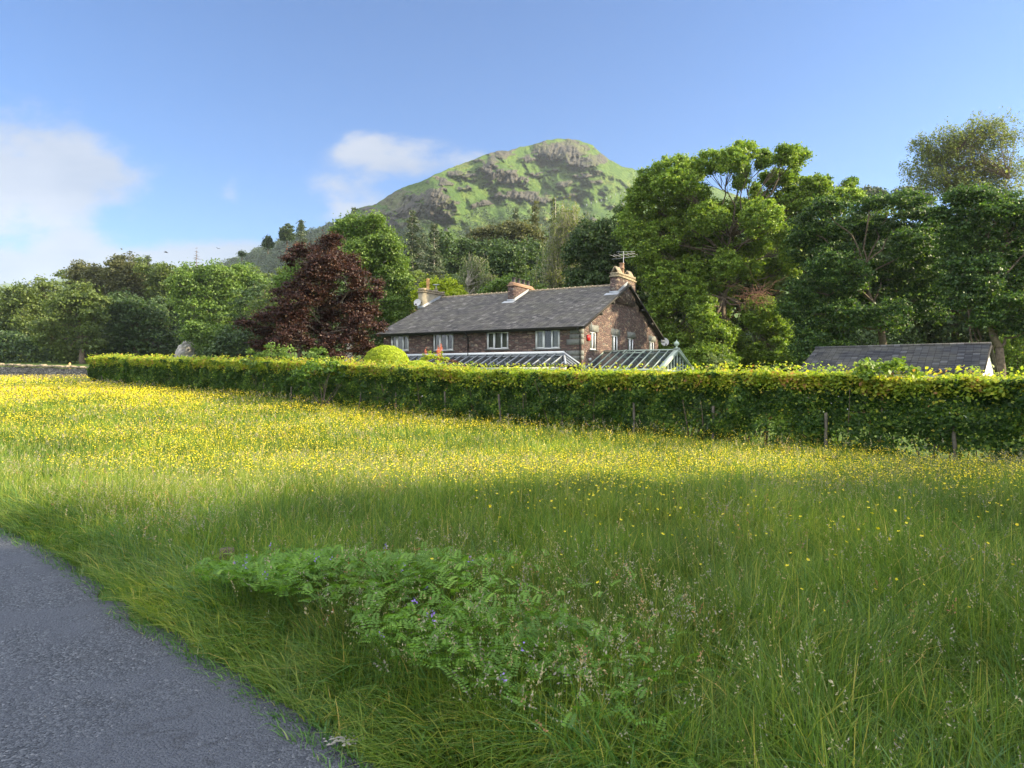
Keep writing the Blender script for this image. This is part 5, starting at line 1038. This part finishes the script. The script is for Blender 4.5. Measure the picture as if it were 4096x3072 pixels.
WOOD = [(640, 66, 13, 0, 'dark wood tree low behind the gable end of the house'), (690, 72, 17.5, 1, 'wood tree standing in the shade behind the oak, left side'), (745, 76, 18, 0, 'wood tree directly behind the oak trunk'), (800, 70, 17.8, 2, 'wood tree between the oak and the wide sycamore'), (850, 68, 17.2, 0, 'wood tree behind the left half of the wide sycamore'),
        (905, 66, 16.8, 1, 'wood tree behind the trunk of the wide sycamore'), (955, 62, 15.8, 0, 'wood tree behind the right half of the outbuilding roof'), (1010, 60, 16.5, 2, 'wood tree behind the right-hand sycamore'), (1060, 55, 13, 0, 'wood tree at the far right edge of the wood'),
        (600, 84, 15.5, 1, 'wood tree behind the yew and the right chimney'), (560, 96, 15, 0, 'wood tree behind the weeping birch'), (520, 96, 14, 2, 'wood tree in the middle of the slope behind the middle chimney'), (470, 92, 13, 0, 'wood tree behind the pale larch'), (400, 85, 13, 1, 'wood tree behind the right side of the bright green tree'), (350, 80, 12, 0, 'wood tree behind the purple maple'),
        (300, 88, 13, 1, 'wood tree behind the left side of the purple maple'), (265, 96, 12, 0, 'wood tree between the purple maple and the left wood'), (660, 96, 20, 0, 'tall wood tree behind the left of the oak'), (450, 130, 19, 2, 'wood tree on the rising slope behind the spruces'), (385, 128, 18, 0, 'wood tree on the slope left of the spruces'), (330, 150, 21, 1, 'wood tree on the slope above the purple maple'), (290, 140, 17, 2, 'wood tree on the slope left above the purple maple'), (585, 125, 21, 0, 'tall wood tree on the slope right of the weeping birch')]
WOOD += [(5, 150, 14.5, 1, 'tree low behind the pale tree at the left edge'), (40, 146, 14, 0, 'tree behind the second tree from the left edge'), (75, 152, 19, 1, 'tree behind the wide layered tree on the left'), (105, 155, 20, 0, 'tree behind the gap between the olive beeches'),
         (140, 150, 21, 1, 'tree behind the conifer tips of the left wood'), (170, 146, 19.5, 2, 'tree behind the mid green tree left of the dead larch'), (200, 138, 18, 0, 'tree behind the big bright tree of the left wood'), (232, 130, 17.5, 1, 'tree behind the gap right of the big bright tree'), (262, 126, 16.5, 2, 'tree behind the right end of the left wood'), (22, 135, 11, 0, 'low dark tree between the first two trees at the left edge'), (60, 132, 13, 0, 'dark tree between the second and the layered tree'), (118, 128, 12, 0, 'low dark tree in the middle foot of the left wood'), (165, 125, 12, 0, 'low dark tree just left of the grey rock'), (250, 118, 12, 2, 'low tree right of the dark shrubby tree')]
for q, (px, D, H, k_, lab) in enumerate(WOOD):
    x = (px - HX) / F * D; loc = (x, D, float(gz(x, D)))
    if q < 2 or (k_ == 2 and len(protos) < 3):
        if len(protos) < 3 and (q < 2 or k_ == 2): protos.append(generic(60 + q, ['dark', 'mid', 'mid'][len(protos)], lab, loc)); protos[-1].scale = (H / 14, H / 14, H / 14); continue
    copy_tree(protos[k_], loc, rngc.uniform(0, 6), (H / 14 * rngc.uniform(.9, 1.1),) * 2 + (H / 14,), lab, 'trees of the wood behind the garden')
def undergrowth(name, label, x0, x1, px_of, h, D, leaf, seed, n=9000, ls=.3):
    rng = np.random.default_rng(seed); px = rng.uniform(x0, x1, n); Dd = D + rng.normal(0, 1.2, n); X = (px - HX) / F * Dd; hh_ = h * (.45 + 1.1 * fbm(px * .06, px * 0, 3, seed))
    z = hh_ * rng.uniform(0, 1, n) ** .7; Yj = Dd + rng.normal(0, .5, n) - (1 - z / h) * .6
    lb = MB(); leaf_quads(lb, np.stack([X, Yj, gz(X, Yj) + z], 1), unit(rng.normal(size=(n, 3)) * .7 + [0, -.4, .5]), ls * rng.uniform(.6, 1.3, n), .75, rng, rng.uniform(0, 1, n)); lb.build(name, M[leaf], label=label, cat='undergrowth', kind='stuff')
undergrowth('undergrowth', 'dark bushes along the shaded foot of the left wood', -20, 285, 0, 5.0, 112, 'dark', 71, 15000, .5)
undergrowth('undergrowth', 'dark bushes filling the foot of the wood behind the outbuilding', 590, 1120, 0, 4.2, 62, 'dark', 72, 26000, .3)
# unseen neighbours on the right whose shade falls over the near meadow and the lane
for q, (x, y, R, H, lab) in enumerate(((28, .9, 7.2, 17.0, 'tall tree right of the lane, the one nearest the hedge'), (30, -6.5, 8.2, 18.5, 'tall tree right of the lane, middle of three'), (31, -14.5, 8.0, 18, 'tall tree right of the lane, farthest from the hedge'))):
    c = generic(90 + q, 'oak', lab, (x, y, 0), H, R, 1.5, .6, 1.7); c['group'] = 'tall trees right of the lane'; c.name = 'lane_tree'

c = generic(94, 'oak', 'short bushy tree right of the lane, in front of the tall ones', (20.6, 9.2, 0), 7.2, 3.7, .9, .34, 1.3); c['group'] = 'trees right of the lane'; c.name = 'lane_tree'
# mixed woodland on the foot of the fell: nobody could count it
def woodland():
    rng = np.random.default_rng(19); mb = MB(); k = FELL.shape[0]; n = 0; cen = []; rad = []
    X = FELL[..., 0]; Y = FELL[..., 1]; Z = FELL[..., 2]; PXf = HX + F * X / Y; PYf = HY - F * (Z - EYE) / Y
    lim = lambda px: np.interp(px, [100, 225, 260, 300, 325, 370, 400, 470, 520, 560, 600, 640, 800, 1150], [322, 264, 248, 235, 231, 236, 236, 216, 212, 210, 222, 225, 235, 262])
    while n < 3000:
        i = rng.integers(2, k - 20); j = rng.integers(0, FELL.shape[1]) if rng.random() < .6 else rng.integers(70, 190); px, py = PXf[i, j], PYf[i, j]
        if px < 180 or px > 700 or (px > 420 and rng.random() < .45): continue
        l = lim(px)
        if py < l + rng.exponential(2) - (8 if rng.random() < .12 else 0) or py > l + 62: continue
        p = FELL[i, j].copy(); s_ = rng.uniform(2.0, 4.2) * (Y[i, j] / 500) ** .3 * (1.5 if px < 335 else 1); cen.append(p + [0, -1, s_ * .9]); rad.append(s_); n += 1
    cen = np.array(cen); rad = np.array(rad); nl = 80
    d = unit(rng.normal(size=(n * nl, 3))); d[:, 2] = np.where(d[:, 2] < -.3, -d[:, 2], d[:, 2]); R_ = np.repeat(rad, nl)[:, None]
    lump = .7 + .6 * fbm(d[:, 0] * 3 + np.repeat(np.arange(n), nl), d[:, 2] * 3, 2, 3)[:, None]
    p = np.repeat(cen, nl, 0) + d * R_ * lump * [1, 1, 1.15]; base = np.repeat(rng.uniform(0, 1, n), nl)
    leaf_quads(mb, p, unit(d + rng.normal(size=d.shape) * .4 + [0, 0, .3]), rng.uniform(.6, 1.3, n * nl) * R_[:, 0] * .34, .8, rng, np.clip(base * .6 + rng.uniform(0, .4, n * nl), 0, 1))
    mb.build('woodland', M['hawthorn'], label='scrubby woodland covering the foot of the craggy mountain', cat='woodland', kind='stuff')
woodland()
# hillside fence: a line of posts
def hill_fence():
    X = FELL[..., 0]; Y = FELL[..., 1]; Z = FELL[..., 2]; PXf = HX + F * X / Y; PYf = HY - F * (Z - EYE) / Y
    e = None
    for q, (zx, zy) in enumerate(((1720, 468), (1750, 458), (1778, 450), (1806, 440), (1832, 427), (1862, 415), (1888, 408), (1917, 396), (1945, 386), (1974, 373), (2004, 362), (2020, 354), (1690, 480))):
        px, py = 300 + .1695 * zx, 125 + .1695 * zy; i = np.argmin((PXf - px) ** 2 + (PYf - py) ** 2); p = FELL.reshape(-1, 3)[i]
        if e is None: e = empty('hill_fence', tuple(p), label='line of pale fence posts climbing the right flank of the mountain', cat='fence'); o_ = p.copy()
        b = MB(); c = p - o_; b.box(c[0] - .35, c[0] + .35, c[1] - .35, c[1] + .35, c[2] - 1, c[2] + 2.6); b.build('post', M['lead'], e)
hill_fence()

# ---------------------------------------------------------------- meadow grass, flowers, verge plants
def meadow_pts(n, y0, y1, pw, rng, marg=.86, pad=1.3):
    # distances drawn so that density thins with distance; positions cover more than the view
    u = rng.uniform(0, 1, n); e = 2 - pw; Y = (y0 ** e + u * (y1 ** e - y0 ** e)) ** (1 / e); X = rng.uniform(-1, 1, n) * (marg * Y + pad); return X, Y
def field_ok(X, Y):
    s = hedge_s(X, Y); t_ = hedge_t(X, Y); behind = (s > -.05) & (t_ < LH + .5) & (t_ > -20)
    wall = Y > np.interp(X, [-86, -55, -40, -27], [73.5, 72, 68, 62.5])
    return (road_d(X, Y) > .02) & ~behind & ~wall & ~((s > 3) & (X > -30))
def blades(mb, X, Y, h, wd, lean, az, rng, r, K=3, zoff=0.):
    n = len(X); z0 = gz(X, Y) - .01 + zoff; fa = rng.uniform(0, math.pi, n); sxv = np.cos(fa) * wd * .5; syv = np.sin(fa) * wd * .5; lx, ly = np.cos(az) * lean, np.sin(az) * lean; Vs = []
    for k_ in range(K + 1):
        f = k_ / K; g = f ** 1.7; px = X + lx * g; py = Y + ly * g; pz = z0 + h * (f - .35 * np.minimum(lean / np.maximum(h, .05), 1.3) ** 1.2 * f ** 2.6)
        wf = (1 - f) ** .6 if k_ else 1.0; wf = max(wf, .08)
        Vs += [np.stack([px - sxv * wf, py - syv * wf, pz], 1), np.stack([px + sxv * wf, py + syv * wf, pz], 1)]
    V_ = np.stack(Vs, 1); m_ = 2 * (K + 1); b = np.arange(n)[:, None] * m_; q = np.concatenate([b + np.array([2 * k_, 2 * k_ + 1, 2 * k_ + 3, 2 * k_ + 2]) for k_ in range(K)], 1).reshape(-1, 4)
    mb.add(V_.reshape(-1, 3), q, np.repeat(r, m_))
def grass():
    rng = np.random.default_rng(51)
    mb = MB()
    for (n, y0, y1, pw, K) in ((240000, 1.9, 11, 1.15, 3), (360000, 11, 76, 1.3, 2)):
        X, Y = meadow_pts(n, y0, y1, pw, rng); ok = field_ok(X, Y); X, Y = X[ok], Y[ok]; n_ = len(X); rd = road_d(X, Y)
        tuft = fbm(X * 1.3, Y * 1.3, 3, 5); ht = (.16 + .30 * tuft) * rng.uniform(.5, 1.25, n_) * (.45 + .55 * sst(.05, 1.1, rd)) * (1 - .35 * sst(20, 60, Y)) * (1 + .35 * (Y < 9)) * (.6 + .4 * sst(.1, 1.5, -hedge_s(X, Y)))
        wd = np.maximum(.0078, Y / F * .9) * rng.uniform(.7, 1.4, n_)
        az = 2 * math.pi * fbm(X * 1.7 + 20, Y * 1.7, 2, 8) * 2 + rng.normal(0, 1.3, n_); dirr = math.atan2(-.67, -.74)
        near = rd < rng.uniform(.2, 1.0, n_); az = np.where(near, dirr + (fbm(X * 2.6, Y * 2.6, 2, 67) - .5) * 6 + rng.normal(0, .8, n_), az)
        lean = ht * np.clip(rng.normal(.55, .38, n_) + np.where(near, .55, 0), .03, 1.2)
        patch = fbm(X * .45, Y * .45, 3, 12)
        r = np.clip(rng.normal(.44, .27, n_) + (patch - .5) * .7, 0, .88); straw = rng.random(n_) < (.035 + .07 * sst(9, 20, Y)); r = np.where(straw, rng.uniform(.88, 1, n_), r)
        blades(mb, X, Y, ht, wd, lean, az, rng, r, K)
    mb.build('grass', M['grass'], label='tall uncut meadow grass in front of the hedge', cat='grass', kind='stuff')
    # coarse broad blades on the verge, flopping towards the road
    mb = MB(); n = 115000; X, Y = meadow_pts(n, 2.0, 12, 1.2, rng); rd = road_d(X, Y); ok = (rd > -.14) & (rng.random(n) < np.clip(1.25 - rd * .35, .12, 1)); X, Y, rd = X[ok], Y[ok], rd[ok]; n_ = len(X)
    ht = rng.uniform(.10, .38, n_) * (.22 + .78 * sst(-.1, .55, rd)) * (.5 + 1.1 * fbm(X * 3.1, Y * 3.1, 2, 66)); az = math.atan2(-.67, -.74) + (fbm(X * 2.6, Y * 2.6, 2, 67) - .5) * 6 + rng.normal(0, .8, n_) + np.where(rd > .8, rng.uniform(-3, 3, n_), 0)
    blades(mb, X, Y, ht, rng.uniform(.005, .012, n_), ht * rng.uniform(.3, 1.6, n_), az, rng, np.clip(rng.normal(.42, .33, n_), 0, 1), 4)
    mb.build('verge_grass', M['verge'], label='broad floppy grass on the verge, hanging over the edge of the lane', cat='grass', kind='stuff')
    # seed heads on thin stems
    mb = MB(); hb = MB()
    for (n, y0, y1, pw) in ((17000, 2.2, 12, .8), (17000, 12, 66, 1.2)):
        X, Y = meadow_pts(n, y0, y1, pw, rng); ok = field_ok(X, Y) & (road_d(X, Y) > .25) & (rng.random(n) < .25 + 1.2 * (fbm(X * .5, Y * .5, 2, 31) > .5)); X, Y = X[ok], Y[ok]; n_ = len(X)
        ht = rng.uniform(.32, .62, n_) * (1 - .2 * sst(12, 40, Y)); lean = ht * rng.uniform(.1, .5, n_); az = rng.uniform(0, 6.28, n_); wd = np.maximum(.002, Y / F * .45)
        blades(mb, X, Y, ht, wd, lean, az, rng, rng.uniform(.5, .85, n_), 3)
        k_ = 10; f = np.tile(np.linspace(.80, 1.0, k_), n_); Xr, Yr, hr, lr, ar = [np.repeat(v, k_) for v in (X, Y, ht, lean, az)]
        wide = np.repeat(rng.uniform(.004, .028, n_), k_) * (1.2 - np.tile(np.linspace(.1, 1, k_), n_)); sz = np.repeat(np.maximum(.011, Y / F * .85) * rng.uniform(.8, 1.6, n_), k_)
        g = f ** 1.7; pos = np.stack([Xr + np.cos(ar) * lr * g, Yr + np.sin(ar) * lr * g, gz(Xr, Yr) + hr * (f - .35 * np.minimum(lr / np.maximum(hr, .05), 1.3) ** 1.2 * f ** 2.6)], 1) + rng.normal(size=(n_ * k_, 3)) * wide[:, None]
        leaf_quads(hb, pos, unit(rng.normal(size=(n_ * k_, 3)) * [1, 1, .3]), sz * rng.uniform(.6, 1.3, n_ * k_), .45, rng, np.repeat(rng.uniform(0, 1, n_), k_))
    mb.build('seed_stems', M['grass'], label='thin green flowering stems of the meadow grasses', cat='grass stems', kind='stuff')
    hb.build('seed_heads', M['seed'], label='brown and purplish grass seed heads standing above the meadow', cat='seed heads', kind='stuff')
    # buttercups: five-petalled cups near, simple cups far
    mb = MB(); sb = MB()
    for (n, y0, y1, pw, near) in ((12000, 2.6, 12, .5, True), (420000, 8.0, 68, .85, False)):
        X, Y = meadow_pts(n, y0, y1, pw, rng); pt = fbm(X * .35 + 7, Y * .35, 3, 77)
        dens = np.clip((sst(5.5, 13.0, Y + .3 * X) + .55 * sst(2.5, 8.0, Y + .6 * X) * (X > -.5)) * (.25 + 1.2 * sst(.36, .6, pt)), 0, 1) * (1 - .85 * sst(8, 12, X) * 0) * (.35 + .65 * sst(1.0, 4, -hedge_s(X, Y)))
        dens = dens * (1 - .65 * sst(34, 52, Y)); dens = dens * sst(.8, 2.2, road_d(X, Y)) * np.where(X < -8, sst(1.5, 6, road_d(X, Y)), 1)
        ok = field_ok(X, Y) & (rng.random(n) < dens * (.6 if near else 1)); X, Y = X[ok], Y[ok]; n_ = len(X)
        z = gz(X, Y) + rng.uniform(.24, .46, n_) * (1 + .3 * (Y < 9)) * (1 - .2 * sst(20, 60, Y)); R_ = np.maximum(.0105, Y / F * .5) * rng.uniform(.75, 1.2, n_); R_ = R_ * rng.choice([.6, 1, 1, 1.2], n_); c = np.stack([X, Y, z], 1)
        ax = unit(rng.normal(size=(n_, 3)) * .45 + [0.1, -.1, 1]); a = unit(np.cross(ax, [0.3, 1, 0])); b_ = np.cross(ax, a)
        m_ = 5 if near else 4; an = np.arange(m_) * 2 * math.pi / m_
        if near:
            for q in range(5):
                d1 = a * math.cos(an[q]) + b_ * math.sin(an[q]); d2 = np.cross(ax, d1); V_ = np.stack([c, c + (d1 * .75 + d2 * .42) * R_[:, None] + ax * R_[:, None] * .35, c + d1 * 1.08 * R_[:, None] + ax * R_[:, None] * .5, c + (d1 * .75 - d2 * .42) * R_[:, None] + ax * R_[:, None] * .35], 1)
                mb.add(V_.reshape(-1, 3), np.arange(n_ * 4).reshape(-1, 4), np.repeat(rng.uniform(0, 1, n_), 4))
            blades(sb, X, Y, z - gz(X, Y), np.full(n_, .003), np.full(n_, .01), np.zeros(n_), rng, np.full(n_, .5), 1)
        else:
            V_ = np.stack([c + (a * math.cos(t_) + b_ * math.sin(t_)) * R_[:, None] * (1 if q % 2 else .8) + ax * R_[:, None] * (.45 if q % 2 else 0.1) for q, t_ in enumerate(an)], 1)
            mb.add(V_.reshape(-1, 3), np.arange(n_ * 4).reshape(-1, 4), np.repeat(rng.uniform(0, 1, n_), 4))
    mb.build('buttercups', M['butter'], label='yellow buttercup flowers spread through the meadow', cat='flowers', kind='stuff')
    sb.build('flower_stems', M['grass'], label='thin green stems under the nearest buttercups', cat='flower stems', kind='stuff')
grass()
def vetch():
    rng = np.random.default_rng(61); lf = MB(); st = MB(); fl = MB(); n = 4300
    # patch centre line from the post stub to the lower middle
    tq = rng.uniform(0, 1, n); tq = tq ** 1.35 * .95; cx = -1.8 + 2.15 * tq + rng.normal(0, .34, n) - .02 + rng.normal(0, .15, n); cy = 4.85 - 1.7 * tq + rng.normal(0, .45, n)
    ok = (road_d(cx, cy) > .30); cx, cy = cx[ok], cy[ok]; n = len(cx)
    mound = np.exp(-(((cx + .45) / 1.8) ** 2 + ((cy - 4.15) / 1.2) ** 2)) * (.75 + .5 * fbm(cx * 2.2, cy * 2.2, 3, 4)); keepv = rng.random(n) < .25 + 1.5 * sst(.38, .58, fbm(cx * 1.8 + 3, cy * 1.8, 3, 9)); top = .15 + .27 * mound * rng.uniform(.5, 1.15, n)
    for i in range(n):
        if not keepv[i]: continue
        az = rng.uniform(0, 6.28); L = rng.uniform(.06, .14); h = top[i] + .04; b = np.array([cx[i], cy[i], h]); d = np.array([math.cos(az), math.sin(az), rng.uniform(.3, 1.4)]); d /= np.linalg.norm(d); s_ = unit(np.cross(d, [0, 0, 1.])); u = np.cross(s_, d); k_ = 7
        f = np.linspace(.12, 1, k_)[:, None]; mid = b + d * L * f - np.array([0, 0, 1]) * (L * .35 * f ** 2); ll = .022 * (1.15 - .5 * f) * rng.uniform(.85, 1.25)
        for g in (-1, 1):
            o = s_ * g + d * .35; o /= np.linalg.norm(o); tip = mid + o * ll * 1.15 - np.array([0, 0, .25]) * ll; wv2 = np.cross(o, u) * ll * .23
            V_ = np.stack([mid, (mid + tip) / 2 + wv2 + u * .002, tip, (mid + tip) / 2 - wv2 + u * .002], 1); lf.add(V_.reshape(-1, 3), np.arange(k_ * 4).reshape(-1, 4), np.clip(rng.normal(.5, .2) + (h - .3) * .8, 0, 1))
        st.add(np.array([b, b + d * L * .5, b + d * L * .5 + [0, 0, .002], b + [0, 0, .003]]), [(0, 1, 2, 3)]); 
        if i % 3 == 0: st.tube([(cx[i] + rng.normal() * .05, cy[i] + rng.normal() * .05, 0), (cx[i], cy[i], h)], [.002, .0015], 3, cap=False)
        if i % 110 == 0:
            c = b + [0, 0, rng.uniform(.03, .1)]; m_ = 7; pp = c + rng.normal(size=(m_, 3)) * [.010, .010, .016]; leaf_quads(fl, pp, unit(rng.normal(size=(m_, 3))), np.full(m_, .016), .6, rng, rng.random(m_))
    e = lf.build('vetch_patch', M['vetch'], label='bright green mound of vetch with paired leaflets beside the lane', cat='wild plants', kind='stuff')
    st.build('vetch_stems', M['grass'], e); fl.build('vetch_flowers', M['vflower'], e)
vetch()
def grit():
    rng = np.random.default_rng(23); n = 5200; X = rng.uniform(-7, .8, n); Y = rng.uniform(1.9, 8.6, n); rd = road_d(X, Y); ok = (rd < .06) & (rd > -3.2) & (rng.random(n) < np.exp(rd / .10) * 3 + .03); X, Y = X[ok], Y[ok]; n = len(X); sz = rng.uniform(.003, .009, n)
    c = np.stack([X, Y, .012 + .03 * sst(0, 1, -road_d(X, Y)) + sz * .2], 1); d = unit(rng.normal(size=(n, 4, 3))) * sz[:, None, None] * [1, 1, .6]; V_ = c[:, None] + d; b = MB(); q = np.arange(n)[:, None] * 4
    b.add(V_.reshape(-1, 3), np.concatenate([q + np.array(f_) for f_ in ((0, 1, 2), (0, 3, 1), (1, 3, 2), (2, 3, 0))], 1).reshape(-1, 3), rng.random(n * 4)); b.build('grit', M['chalk'], label='loose grit and small stones along the edge of the lane', cat='grit', kind='stuff')
grit()
# small things by the lane
b = MB(); p = P(227, 566, 5.6); b.tube([(0, 0, -.1), (0, 0, .16), (0, 0, .21)], [.065, .062, .056], 12); e = b.build('post_stub', M['bark'], label='weathered dark round post stub hidden in the verge grass', cat='post'); e.location = (p[0], p[1], .02)
b = MB(); rng = np.random.default_rng(8)
for q in range(60): c = rng.normal(size=3) * [.035, .022, .002]; s_ = rng.uniform(.006, .014); b.add([c + [-s_, 0, .004], c + [0, -s_ * .6, .006], c + [s_, 0, .005], c + [0, s_ * .6, .009]], [(0, 1, 2, 3)])
p = P(343, 744.5, 3.0); e = b.build('stone_chips', M['chalk'], label='pale scatter of crushed chips at the grassy edge of the lane', cat='debris', kind='stuff'); e.location = (p[0], 3.02, .026)

# ---------------------------------------------------------------- haze
b = MB(); b.box(-2600, 2600, -420, 5100, -3, 470); m, t, o = mat('haze'); pv = N(t, 'ShaderNodeVolumePrincipled'); pv.inputs['Color'].default_value = (.78, .88, 1, 1); pv.inputs['Density'].default_value = .0001; pv.inputs['Anisotropy'].default_value = .2
t.links.new(pv.outputs[0], o.inputs['Volume']); b.build('haze', m, kind='stuff', label='thin morning haze over the valley', cat='haze')
print('objects', len(bpy.data.objects), 'faces', sum(len(m_.polygons) for m_ in bpy.data.meshes))
